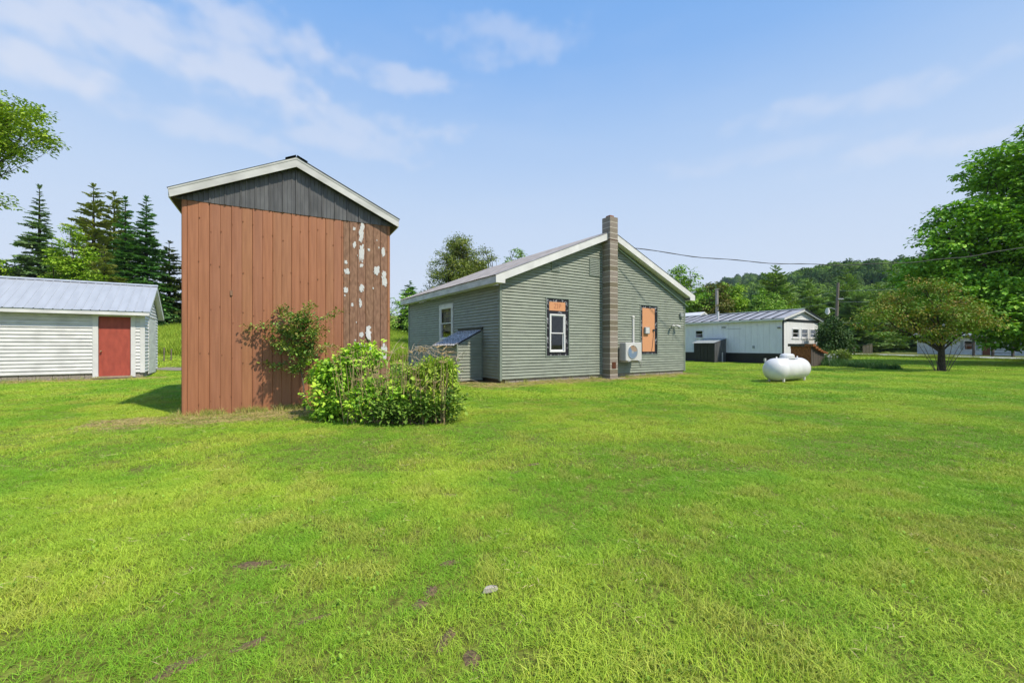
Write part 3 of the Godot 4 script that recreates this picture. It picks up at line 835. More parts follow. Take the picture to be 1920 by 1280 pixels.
func make_brown_shed() -> void:
	var t := thing("tall_shed", "tall brown shed of vertical metal sheets with grey gable and white rake", "shed", Vector3(-5.78, 0, -7.46), 28.5)
	var W := 3.585
	var DP := 4.4
	var yr := func(x: float) -> float: return 4.85 - 0.472 * absf(x - 1.79)   # top of the roof
	bx("wall_core", Vector3(0.02, -0.1, -DP), Vector3(W - 0.02, 3.8, -0.012), M.brown_core, t)
	var gc := Geo.new()
	gc.extrude(PackedVector2Array([Vector2(0.02, 3.8), Vector2(W - 0.02, 3.8), Vector2(W - 0.02, 3.83), Vector2(1.79, 4.62), Vector2(0.02, 3.83)]), -DP, -0.012)
	obj("gable_core", gc, M.black, t)
	var joints := [0.0, 0.074, 0.236, 0.397, 0.56, 0.728, 0.891, 1.055, 1.223, 1.387, 1.54, 1.705, 1.853, 2.004, 2.155, 2.314, 2.468, 2.615, 2.65, 2.768, 2.924, 3.084, 3.245, 3.383, 3.536, W]
	for i in joints.size() - 1:
		var a: float = joints[i]; var b: float = joints[i + 1]
		var g := Geo.new()
		var w := b - a
		var old := a > 2.64 and a < 3.53
		var bow := rng.randf_range(0.002, 0.006)
		var prof := PackedVector2Array([Vector2(a + 0.0005, -0.006), Vector2(a + 0.0045, 0.0)])
		if i % 2 == 1 and w > 0.1: prof.append_array([Vector2(a + 0.01, 0.007), Vector2(a + 0.018, 0.007), Vector2(a + 0.025, 0.0)])
		for k in 5: prof.append(Vector2(lerpf(a + 0.03 if w > 0.1 else a + 0.008, b - 0.012, k / 4.0), bow * sin(PI * (0.15 + 0.7 * k / 4.0)) - bow * 0.4))
		prof.append_array([Vector2(b - 0.005, -0.002), Vector2(b - 0.0005, -0.006)])
		# sweep the profile upright, in lengths that wander a little
		var rows := 9
		for r in rows:
			var ya := -0.04 + 3.85 * r / rows; var yb := -0.04 + 3.85 * (r + 1) / rows
			for k in prof.size() - 1:
				var p := prof[k]; var q := prof[k + 1]
				var s0 := 0.003 * sin(r * 1.7 + i * 2.3); var s1 := 0.003 * sin((r + 1) * 1.7 + i * 2.3)
				if k == 0 or k == prof.size() - 2: s0 *= 0.3; s1 *= 0.3
				g.quad(Vector3(p.x, ya, p.y + s0), Vector3(q.x, ya, q.y + s0), Vector3(q.x, yb, q.y + s1), Vector3(p.x, yb, p.y + s1))
		obj("wall_sheet", g, M.tan[i % 3] if old else M.brown[rng.randi() % 5], t)
	# where the paint has come away on the newer sheets
	var peel := [[2.951, 3.385, 3.057, 3.788], [2.951, 2.967, 3.057, 3.359], [2.665, 2.909, 2.729, 2.985], [2.665, 2.693, 2.768, 2.822], [2.652, 2.321, 2.737, 2.439], [2.833, 3.614, 2.885, 3.69], [2.833, 3.256, 2.898, 3.387], [2.964, 2.354, 3.057, 2.515], [2.951, 2.031, 3.009, 2.223], [3.25, 2.726, 3.369, 2.928], [3.41, 3.121, 3.488, 3.34], [3.41, 2.481, 3.522, 2.829], [3.124, 3.216, 3.178, 3.281], [2.794, 2.038, 2.846, 2.118], [2.954, 1.403, 3.05, 1.523], [2.928, 1.054, 3.043, 1.28], [3.4, 0.942, 3.529, 1.281], [3.144, 1.123, 3.205, 1.246], [2.97, 2.86, 3.04, 2.95]]
	for k in 18:
		# stray flecks round the larger flakes
		var m: Array = peel[rng.randi() % 19]
		var fx := clampf((m[0] + m[2]) / 2 + rng.randfn() * 0.08, 2.67, 3.5); var fy: float = (m[1] + m[3]) / 2 + rng.randfn() * 0.22
		peel.append([fx - rng.randf_range(0.006, 0.016), fy - rng.randf_range(0.008, 0.03), fx + rng.randf_range(0.006, 0.016), minf(3.78, fy + rng.randf_range(0.008, 0.03))])
	for p in peel:
		var g := Geo.new()
		var cx: float = (p[0] + p[2]) / 2; var cy: float = (p[1] + p[3]) / 2
		var hx: float = (p[2] - p[0]) / 2; var hy: float = (p[3] - p[1]) / 2
		var pl := PackedVector2Array()
		var n := 26
		var skew := rng.randf_range(-0.5, 0.5)
		for k in n:
			var a := TAU * k / n
			var rr := 1.08 - 0.62 * pow(rng.randf(), 1.6) * (1.0 if k % 2 else 0.5)
			# squarer than an ellipse, torn at the rim
			var q := Vector2(signf(cos(a)) * pow(absf(cos(a)), 0.7), signf(sin(a)) * pow(absf(sin(a)), 0.7)) * rr
			pl.append(Vector2(cx + (q.x + skew * q.y * 0.5) * hx, cy + q.y * hy))
		g.extrude(pl, 0.0, 0.0075)
		obj("bare_patch", g, M.bare, t)
	var fk := Geo.new()
	var fl := [Vector2(3.1, 1.63), Vector2(3.16, 1.66), Vector2(3.2, 1.62), Vector2(3.165, 1.57), Vector2(3.155, 1.53), Vector2(3.205, 1.51), Vector2(3.18, 1.48), Vector2(3.19, 1.4), Vector2(3.18, 1.34), Vector2(3.12, 1.38), Vector2(3.09, 1.44), Vector2(3.11, 1.5), Vector2(3.095, 1.56)]
	for k in range(1, fl.size() - 1):
		var z := func(q: Vector2) -> float: return 0.012 + 0.035 * clampf((1.56 - q.y) * 4.0, 0.0, 1.0)
		fk.tri(Vector3(fl[0].x, fl[0].y, z.call(fl[0])), Vector3(fl[k + 1].x, fl[k + 1].y, z.call(fl[k + 1])), Vector3(fl[k].x, fl[k].y, z.call(fl[k])))
	obj("paint_curl", fk, M.bare, t)
	# screw heads
	var sg := Geo.new()
	for i in range(2, joints.size() - 1):
		for k in 5:
			var p := Vector3(joints[i] + rng.randf_range(-0.01, 0.03), 0.2 + k * 0.8 + rng.randf_range(-0.15, 0.15), 0.006)
			sg.box(p - Vector3(0.007, 0.007, 0.004), p + Vector3(0.007, 0.007, 0.008))
	tag(obj("screw_heads", sg, M.brown_core, t), "", "", "", "stuff")
	var latch := Geo.new(); latch.cbox(Vector3(0.71, 2.15, 0.006), Vector3(0.75, 2.25, 0.02), 0.004)
	obj("latch_plate", latch, M.tan[0], t)
	# grey gable sheets
	var gj := [-0.1, 0.159, 0.391, 0.62, 0.86, 1.098, 1.325, 1.548, 1.777, 2.011, 2.245, 2.475, 2.711, 2.943, 3.178, 3.396, 3.68]
	for i in gj.size() - 1:
		var a: float = gj[i]; var b: float = gj[i + 1]
		var g := Geo.new()
		var lip: float = 3.795
		var xs := [[a + 0.002, 0.004], [a + 0.006, 0.03], [a + 0.024, 0.03], [a + 0.032, 0.012], [lerpf(a, b, 0.36), 0.012], [lerpf(a, b, 0.4), 0.018], [lerpf(a, b, 0.46), 0.012], [lerpf(a, b, 0.66), 0.012], [lerpf(a, b, 0.7), 0.018], [lerpf(a, b, 0.76), 0.012], [b - 0.002, 0.012]]
		for k in xs.size() - 1:
			var p: Array = xs[k]; var q: Array = xs[k + 1]
			var pt: float = maxf(lip + 0.01, yr.call(p[0]) - 0.13); var qt: float = maxf(lip + 0.01, yr.call(q[0]) - 0.13)
			g.quad(Vector3(p[0], lip, p[1]), Vector3(q[0], lip, q[1]), Vector3(q[0], qt, q[1]), Vector3(p[0], pt, p[1]))
			g.quad(Vector3(p[0], lip, 0), Vector3(q[0], lip, 0), Vector3(q[0], lip, q[1]), Vector3(p[0], lip, p[1]))
		obj("gable_sheet", g, M.black_metal[i % 3], t)
	# side and back walls
	for s in 14:
		var z0 := -0.02 - s * 0.314
		bx("side_sheet", Vector3(-0.008, -0.04, z0 - 0.308), Vector3(0.018, 3.8, z0), M.brown[s % 5], t)
		bx("side_sheet", Vector3(W - 0.018, -0.04, z0 - 0.308), Vector3(W + 0.008, 3.8, z0), M.brown[(s + 2) % 5], t)
	# white rake boards, dark soffit, roof
	for s in [-1, 1]:
		var x1: float = 1.79 + s * 1.955
		var g := Geo.new()
		g.extrude(PackedVector2Array([Vector2(1.79, yr.call(1.79) - 0.02), Vector2(x1, yr.call(x1) - 0.02), Vector2(x1 - s * 0.025, yr.call(x1) - 0.155), Vector2(1.79, yr.call(1.79) - 0.185)]), 0.135, 0.155)
		var fa := obj("rake_board", g, M.white_old, t)
		var g2 := Geo.new()
		g2.extrude(PackedVector2Array([Vector2(1.79, yr.call(1.79) - 0.0), Vector2(x1, yr.call(x1) - 0.0), Vector2(x1, yr.call(x1) - 0.035), Vector2(1.79, yr.call(1.79) - 0.04)]), 0.1555, 0.163)
		obj("drip_edge", g2, M.white_old, fa)
		var e := Geo.new()
		e.box(Vector3(minf(x1, x1 - s * 0.02), yr.call(x1) - 0.155, -DP - 0.15), Vector3(maxf(x1, x1 - s * 0.02), yr.call(x1) - 0.02, 0.134))
		obj("eave_board", e, M.white_old, t)
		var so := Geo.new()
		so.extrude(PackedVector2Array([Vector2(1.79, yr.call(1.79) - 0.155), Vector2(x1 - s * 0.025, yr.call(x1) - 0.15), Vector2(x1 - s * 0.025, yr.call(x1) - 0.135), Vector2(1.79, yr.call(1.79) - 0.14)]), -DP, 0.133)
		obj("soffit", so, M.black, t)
		var cs := 1.0 / sqrt(1.0 + 0.472 * 0.472)
		for k in 5:
			var rg := Geo.new(); rg.sheet(ribs(0.96, 4, 0.06, 0.018), 1.97 / cs, 0.004)
			var z := 0.17 - k * 0.94
			obj("roof_sheet", rg, M.dark_roof, t, slope_frame(Vector3(1.79, 4.853 + 0.004 * (k % 2), z - 0.96 if s < 0 else z), Vector3(0, 0, 1 if s < 0 else -1), Vector3(s * cs, -0.472 * cs, 0)))
		var rc := Geo.new()
		rc.sheet(PackedVector2Array([Vector2(0, 0.024), Vector2(DP + 0.3, 0.024)]), 0.2, 0.006)
		obj("ridge_cap", rc, M.dark_roof, t, slope_frame(Vector3(1.79, 4.858, -DP - 0.11 if s < 0 else 0.19), Vector3(0, 0, 1 if s < 0 else -1), Vector3(s * cs, -0.472 * cs, 0)))

func make_garage() -> void:
	var t := thing("garage", "low white clapboard garage with red door and pale metal roof", "garage", Vector3(-14.08, 0, -16.3), 32.97)
	var I := Transform3D.IDENTITY
	var L := 7.4
	var DP := 3.3
	var lap := 0.127
	for i in 18: bx("foundation_block", Vector3(-0.03 - i * 0.405 - 0.395, -0.2, -0.25), Vector3(-0.03 - i * 0.405, 0.2, -0.02), M.concrete, t)
	bx("foundation", Vector3(-L, -0.2, -DP + 0.02), Vector3(-0.02, 0.19, -0.26), M.concrete, t)
	slab("wall", t, M.white_old, I, -L, 0.2, 0.0, 2.4, 0.1, [[-1.27, 0.2, -0.37, 2.3]])
	var right := Transform3D(Basis(Vector3(0, 0, -1), Vector3.UP, Vector3(1, 0, 0)), Vector3.ZERO)   # local x runs from front to back
	slab("wall", t, M.white_old, right, 0.1, 0.2, DP, 2.4, 0.1, [])
	bx("rear_wall", Vector3(-L, 0.2, -DP), Vector3(-0.1, 2.4, -DP + 0.1), M.white_old, t)
	var gg := Geo.new()
	gg.extrude(PackedVector2Array([Vector2(0, 2.4), Vector2(DP, 2.4), Vector2(DP / 2, 3.5)]), -0.1, 0.0)
	obj("gable_wall", gg, M.white_old, t, right)
	var dl := func(_y: float) -> float: return -L
	var dr := func(_y: float) -> float: return -0.1
	siding(t, [M.vinyl], I, 0.22, lap, 17, dl, dr, [[-1.42, 0.0, -0.235, 3.0]])
	var rl := func(y: float) -> float: return 0.03 if y < 2.4 else 0.03 + (y - 2.4) * 1.5
	var rr := func(y: float) -> float: return DP - 0.03 if y < 2.4 else DP - 0.03 - (y - 2.4) * 1.5
	siding(t, [M.vinyl], right, 0.22, lap, 25, rl, rr, [[0.85, 0.0, 2.55, 2.3]])
	bx("corner_board", Vector3(-0.1, 0.2, -0.02), Vector3(0.037, 2.36, 0.038), M.white, t)
	# red door in white casing
	var cas := Geo.new()
	cas.box(Vector3(-1.42, 0.05, -0.02), Vector3(-1.27, 2.38, 0.042)); cas.box(Vector3(-0.37, 0.05, -0.02), Vector3(-0.235, 2.38, 0.042)); cas.box(Vector3(-1.27, 2.3, -0.02), Vector3(-0.37, 2.38, 0.042))
	obj("door_casing", cas, M.white, t)
	var d := Geo.new(); d.cbox(Vector3(-1.265, 0.1, -0.06), Vector3(-0.375, 2.295, -0.015), 0.005)
	var door := obj("door", d, M.door_red, t)
	var kn := Geo.new()
	kn.tube([Vector3(-1.19, 1.02, -0.015), Vector3(-1.19, 1.02, 0.03), Vector3(-1.19, 1.02, 0.05), Vector3(-1.19, 1.02, 0.08)], [0.012, 0.014, 0.034, 0.02], 9)
	obj("door_knob", kn, M.brass, door)
	bx("threshold", Vector3(-1.3, 0.04, -0.06), Vector3(-0.33, 0.095, 0.05), M.new_wood, t)
	bx("door_step", Vector3(-1.35, -0.1, 0.06), Vector3(-0.3, 0.03, 0.45), M.old_wood, t)
	# pale closed doorway on the end wall
	var sd := Geo.new(); sd.box(Vector3(0.85, 0.1, 0.0), Vector3(2.55, 2.29, 0.042))
	obj("end_door", sd, M.vinyl, t, right)
	# eaves
	bx("fascia", Vector3(-L, 2.35, 0.33), Vector3(0.2, 2.49, 0.352), M.white, t)
	bx("soffit", Vector3(-L, 2.36, 0.026), Vector3(0.19, 2.372, 0.329), M.soffit, t)
	bx("fascia", Vector3(-L, 2.35, -DP - 0.352), Vector3(0.2, 2.49, -DP - 0.33), M.white, t)
	var pitch := 0.6
	var cs := 1.0 / sqrt(1.0 + pitch * pitch)
	var yt := func(z: float) -> float: return 3.7 - pitch * absf(z + DP / 2)
	for s in [-1, 1]:
		var rk := Geo.new()
		var ze: float = DP / 2 + s * (DP / 2 + 0.35)
		rk.extrude(PackedVector2Array([Vector2(DP / 2, 3.68), Vector2(ze, 2.48), Vector2(ze, 2.35), Vector2(ze - s * 0.05, 2.35), Vector2(DP / 2, 3.54)]), 0.18, 0.205)
		obj("rake_board", rk, M.white, t, right)
		var so := Geo.new()
		so.extrude(PackedVector2Array([Vector2(DP / 2, 3.57), Vector2(ze - s * 0.06, 2.4), Vector2(ze - s * 0.06, 2.38), Vector2(DP / 2, 3.545)]), 0.02, 0.178)
		obj("soffit", so, M.soffit, t, right)
		for k in 8:
			var sh := Geo.new(); sh.sheet(ribs(0.95, 4, 0.045, 0.019), 2.03 / cs, 0.004)
			var x := 0.225 - k * 0.94
			obj("roof_sheet", sh, M.steel_roof, t, slope_frame(Vector3(x - 0.95 if s > 0 else x, 3.71 + 0.006 * (k % 2), -DP / 2), Vector3(1 if s > 0 else -1, 0, 0), Vector3(0, -pitch * cs, s * cs)))
		var cp := Geo.new(); cp.sheet(PackedVector2Array([Vector2(0, 0.034), Vector2(7.6, 0.034)]), 0.14, 0.006)
		obj("ridge_cap", cp, M.steel_roof, t, slope_frame(Vector3(-L + 0.03 if s > 0 else 0.23, 3.715, -DP / 2), Vector3(1 if s > 0 else -1, 0, 0), Vector3(0, -pitch * cs, s * cs)))

func make_trailer() -> void:
	var t := thing("trailer_home", "long white trailer home with black skirt and ribbed pale roof", "trailer home", Vector3(17.4, 0, -27.4), 32.5)
	var I := Transform3D.IDENTITY
	var W := 5.0
	var LN := 14.0
	var side := Transform3D(Basis(Vector3(0, 0, 1), Vector3.UP, Vector3(-1, 0, 0)), Vector3(0, 0, -LN))   # local x from back to front
	var we := [[1.2, 1.7, 2.15, 2.34], [2.45, 1.7, 3.36, 2.34], [3.68, 1.7, 4.65, 2.34]]
	var ws := [[LN - 6.25, 1.74, LN - 5.55, 2.38], [LN - 4.18, 2.36, LN - 3.72, 2.64]]
	slab("wall", t, M.core, I, 0.0, 0.66, W, 2.95, 0.1, we)
	slab("wall", t, M.core, side, 0.0, 0.66, LN - 0.1, 2.95, 0.1, ws)
	bx("far_wall", Vector3(W - 0.1, 0.66, -LN), Vector3(W, 2.95, -0.11), M.trailer, t)
	bx("rear_wall", Vector3(0.1, 0.66, -LN), Vector3(W - 0.11, 2.95, -LN + 0.1), M.trailer, t)
	bx("floor", Vector3(0.1, 0.6, -LN), Vector3(W - 0.1, 0.665, -0.1), M.core, t)
	for i in 35:
		var xa := i * 0.4
		panel_cut(t, side, xa + 0.004, 0.7, xa + 0.396, 2.93, ws, M.trailer)
	for i in 12:
		var xb := 0.1 + i * 0.4
		panel_cut(t, I, xb + 0.004, 0.66, xb + 0.396, 2.76, we, M.trailer)
	bx("trim_band", Vector3(-0.015, 2.76, 0.0), Vector3(W + 0.015, 2.95, 0.022), M.navy, t)
	bx("corner_trim", Vector3(-0.02, 0.5, -0.02), Vector3(0.12, 2.76, 0.024), M.navy, t)
	bx("corner_trim", Vector3(W - 0.1, 0.5, -0.02), Vector3(W + 0.02, 2.76, 0.024), M.navy, t)
	for h in we:
		var w := sash(t, I, h[0], h[1], h[2], h[3], 0.03)
		bx("sill", Vector3(h[0] - 0.06, h[1] - 0.05, 0.0), Vector3(h[2] + 0.06, h[1], 0.06), M.white, w)
	for h in ws: sash(t, side, h[0], h[1], h[2], h[3], 0.03)
	bxf("rain_rail", side, Vector3(LN - 3.68, 2.37, 0.01), Vector3(LN - 2.7, 2.39, 0.03), M.box_grey, t)
	bxf("outlet_cover", side, Vector3(LN - 1.9, 1.02, 0.01), Vector3(LN - 1.76, 1.2, 0.05), M.box_grey, t)
	bxf("porch_lamp", side, Vector3(LN - 0.28, 2.34, 0.01), Vector3(LN - 0.12, 2.4, 0.12), M.black, t)
	# black skirt
	bx("skirt", Vector3(0.03, -0.1, -LN), Vector3(W - 0.03, 0.6, -0.04), M.black, t)
	bxf("skirt_rail", side, Vector3(0, 0.56, 0.0), Vector3(LN, 0.69, 0.03), M.navy, t)
	# gable end and roof
	var pk := 3.62
	var gg := Geo.new()
	gg.extrude(PackedVector2Array([Vector2(0, 2.95), Vector2(W, 2.95), Vector2(W, 2.98), Vector2(W / 2, pk - 0.06), Vector2(0, 2.98)]), -0.1, 0.0)
	obj("gable_wall", gg, M.trailer, t)
	var gl := func(y: float) -> float: return (y - 2.95) * 3.9
	var gr := func(y: float) -> float: return W - (y - 2.95) * 3.9
	siding(t, [M.trailer], I, 2.95, 0.11, 5, gl, gr, [])
	var pitch := (pk - 2.95) / (W / 2 + 0.25)
	var cs := 1.0 / sqrt(1.0 + pitch * pitch)
	for s in [-1, 1]:
		var xe: float = W / 2 + s * (W / 2 + 0.25)
		var rk := Geo.new()
		rk.extrude(PackedVector2Array([Vector2(W / 2, pk), Vector2(xe, 2.95), Vector2(xe, 2.83), Vector2(W / 2, pk - 0.13)]), 0.2, 0.225)
		obj("rake_board", rk, M.white, t)
		bx("fascia", Vector3(minf(xe, xe - s * 0.02), 2.84, -LN), Vector3(maxf(xe, xe - s * 0.02), 2.945, 0.199), M.white, t)
		bx("soffit", Vector3(minf(xe - s * 0.02, W / 2 + s * W / 2), 2.87, -LN), Vector3(maxf(xe - s * 0.02, W / 2 + s * W / 2), 2.88, 0.198), M.soffit, t)
		for k in 20:
			var z := 0.235 - k * 0.72
			var sh := Geo.new(); sh.sheet(PackedVector2Array([Vector2(0.02, 0), Vector2(0.7, 0)]), (W / 2 + 0.27) / cs, 0.01)
			var f := slope_frame(Vector3(W / 2, pk + 0.02, z - 0.72 if s < 0 else z), Vector3(0, 0, 1 if s < 0 else -1), Vector3(s * cs, -pitch * cs, 0))
			var o := obj("roof_sheet", sh, M.trailer_roof, t, f)
			var bt := Geo.new(); bt.box(Vector3(-0.06, -0.01, 0), Vector3(0.05, 0.035, (W / 2 + 0.275) / cs))
			obj("roof_batten", bt, M.navy, o)
	var rc := Geo.new()
	rc.extrude(PackedVector2Array([Vector2(W / 2 - 0.14, pk + 0.03), Vector2(W / 2, pk + 0.08), Vector2(W / 2 + 0.14, pk + 0.03), Vector2(W / 2, pk + 0.05)]), -LN, 0.24)
	obj("ridge_cap", rc, M.box_grey, t)
	var vp := Geo.new(); vp.tube([Vector3(0.5, 3.0, -4.7), Vector3(0.5, 3.72, -4.7)], [0.07, 0.07], 9)
	obj("vent_pipe", vp, M.white, t)
	# wing with a small gable behind the ridge
	var wing := Geo.new()
	wing.box(Vector3(3.2, 0.6, -13.5), Vector3(8.0, 2.95, -9.5))
	wing.extrude(PackedVector2Array([Vector2(3.4, 2.95), Vector2(8.0, 2.95), Vector2(5.7, 4.05)]), -13.5, -9.5)
	obj("rear_wing", wing, M.trailer, t)
	var wr := Geo.new()
	wr.extrude(PackedVector2Array([Vector2(2.9, 2.78), Vector2(5.7, 4.1), Vector2(8.5, 2.78), Vector2(8.5, 2.9), Vector2(5.7, 4.22), Vector2(2.9, 2.9)]), -13.7, -9.2)
	obj("rear_wing_roof", wr, M.white, t)
	# black lean-to shed against the trailer
	var b := thing("storage_shed", "black ribbed lean-to shed standing against the white trailer wall", "shed", Transform3D(Basis(Vector3.UP, deg_to_rad(32.5)), Vector3(17.4, 0, -27.4)) * Vector3(-0.04, 0, -3.77), 32.5)
	bx("core", Vector3(-1.38, 0.0, -1.58), Vector3(-0.02, 1.36, -0.02), M.black, b)
	var top := Geo.new()
	top.extrude(PackedVector2Array([Vector2(-1.38, 1.36), Vector2(-0.02, 1.36), Vector2(-0.02, 1.66)]), -1.58, -0.02)
	obj("upper_core", top, M.black, b)
	for i in 5:
		var g := Geo.new()
		var xa := -1.4 + i * 0.28
		g.extrude(PackedVector2Array([Vector2(xa + 0.012, 0.02), Vector2(xa + 0.268, 0.02), Vector2(xa + 0.268, 1.37 + (xa + 1.66) * 0.22), Vector2(xa + 0.012, 1.37 + (xa + 1.4) * 0.22)]), -0.018, 0.008)
		obj("wall_sheet", g, M.black_metal[i % 3], b)
	for i in 6: bx("wall_sheet", Vector3(-1.41, 0.02, -1.6 + i * 0.27), Vector3(-1.385, 1.37, -1.35 + i * 0.27), M.black, b)
	for i in 2:
		var sh := Geo.new(); sh.sheet(ribs(0.88, 4, 0.05, 0.018), 1.58, 0.006)
		obj("roof_sheet", sh, M.box_grey, b, slope_frame(Vector3(-0.0, 1.72 + 0.004 * i, -1.7 + i * 0.86), Vector3(0, 0, 1), Vector3(-0.976, -0.215, 0)))
	bx("prop_post", Vector3(-0.62, -0.05, 0.06), Vector3(-0.56, 0.72, 0.12), M.pipe, b)

func panel_cut(parent: Node, f: Transform3D, x0: float, y0: float, x1: float, y1: float, holes: Array, m: Material) -> void:
	var spans := [[y0, y1]]
	for h in holes:
		if x1 <= h[0] or x0 >= h[2]: continue
		# a panel that meets an opening stops above and below it, and runs on beside it
		var g := Geo.new()
		g.box(Vector3(x0, y0, 0.0), Vector3(x1, h[1], 0.012)); g.box(Vector3(x0, h[3], 0.0), Vector3(x1, y1, 0.012))
		if x0 < h[0]: g.box(Vector3(x0, h[1], 0.0), Vector3(h[0], h[3], 0.012))
		if x1 > h[2]: g.box(Vector3(h[2], h[1], 0.0), Vector3(x1, h[3], 0.012))
		obj("wall_panel", g, m, parent, f)
		return
	bxf("wall_panel", f, Vector3(x0, y0, 0.0), Vector3(x1, y1, 0.012 + rng.randf_range(-0.002, 0.002)), m, parent)

func make_tank() -> void:
	var t := thing("propane_tank", "white horizontal gas tank on short legs on the lawn", "gas tank", Vector3(9.36, 0, -14.5), 32.97)
	var R := 0.372
	var half := 1.16
	var cy := 0.44
	var prof := []
	for i in 11:
		var a := PI / 2 * i / 10.0
		prof.append(Vector2(-half + 0.36 * (1.0 - sin(a)), R * cos(a)))
	prof.reverse()
	var full := []
	for p in prof: full.append(p)
	full.reverse()
	var line := []
	for i in range(prof.size() - 1, -1, -1): line.append(Vector2(-half + 0.36 - 0.36 * cos(PI / 2 * (1.0 - i / 10.0)), R * sin(PI / 2 * (1.0 - i / 10.0))))
	for i in range(line.size() - 1, -1, -1): line.append(Vector2(-line[i].x, line[i].y))
	var g := Geo.new()
	var n := 40
	for i in line.size() - 1:
		var a: Vector2 = line[i]; var b: Vector2 = line[i + 1]
		var da := (line[min(i + 1, line.size() - 1)] - line[max(i - 1, 0)] as Vector2).normalized()
		var db := (line[min(i + 2, line.size() - 1)] - line[i] as Vector2).normalized()
		for k in n:
			var c := TAU * k / n; var d := TAU * (k + 1) / n
			var u := Vector3(0, cos(c), sin(c)); var v := Vector3(0, cos(d), sin(d))
			var na := Vector3(-da.y, 0, 0); var nb := Vector3(-db.y, 0, 0)
			var o := Vector3(0, cy, 0)
			var A := o + Vector3(a.x, 0, 0) + u * a.y; var B := o + Vector3(a.x, 0, 0) + v * a.y
			var C := o + Vector3(b.x, 0, 0) + v * b.y; var D := o + Vector3(b.x, 0, 0) + u * b.y
			g.stri(A, B, C, na + u * da.x, na + v * da.x, nb + v * db.x)
			g.stri(A, C, D, na + u * da.x, nb + v * db.x, nb + u * db.x)
	obj("tank_shell", g, M.tank, t)
	# hinged dome over the valves
	var dm := Geo.new()
	for j in 5:
		var p0 := [1.0, 1.0, 0.93, 0.75, 0.4, 0.0]
		var h0 := [0.0, 0.11, 0.15, 0.178, 0.192, 0.196]
		for k in 22:
			var c := TAU * k / 22; var d := TAU * (k + 1) / 22
			var q := func(a: float, s: float, y: float) -> Vector3: return Vector3(0.3 * s * cos(a), cy + R - 0.045 + y, 0.2 * s * sin(a))
			dm.quad(q.call(d, p0[j], h0[j]), q.call(c, p0[j], h0[j]), q.call(c, p0[j + 1], h0[j + 1]), q.call(d, p0[j + 1], h0[j + 1]))
	obj("valve_dome", dm, M.tank, t)
	bx("dome_rim", Vector3(-0.3, cy + R - 0.03, 0.19), Vector3(0.3, cy + R - 0.012, 0.21), M.box_grey, t)
	for s in [-0.72, 0.72]:
		var lug := Geo.new(); lug.cbox(Vector3(s - 0.035, cy + R - 0.03, -0.012), Vector3(s + 0.035, cy + R + 0.05, 0.012), 0.006)
		obj("lifting_lug", lug, M.tank, t)
		for z in [-0.22, 0.22]:
			bx("leg", Vector3(s - 0.03, 0.03, z - 0.025), Vector3(s + 0.03, 0.2, z + 0.025), M.tank, t)
		bx("pad", Vector3(s - 0.13, -0.05, -0.34), Vector3(s + 0.13, 0.03, 0.34), M.concrete, t)
	var rs := thing("riser_pipe", "short pale riser pipe standing by the white gas tank", "pipe", Vector3(10.03, 0, -16.9))
	var rp := Geo.new(); rp.tube([Vector3(0, 0, 0), Vector3(0, 0.62, 0)], [0.025, 0.025], 8)
	obj("pipe", rp, M.pipe, rs)
	var cpg := Geo.new(); cpg.tube([Vector3(0, 0.6, 0), Vector3(0, 0.72, 0)], [0.042, 0.042], 8)
	obj("cap", cpg, M.pipe, rs)

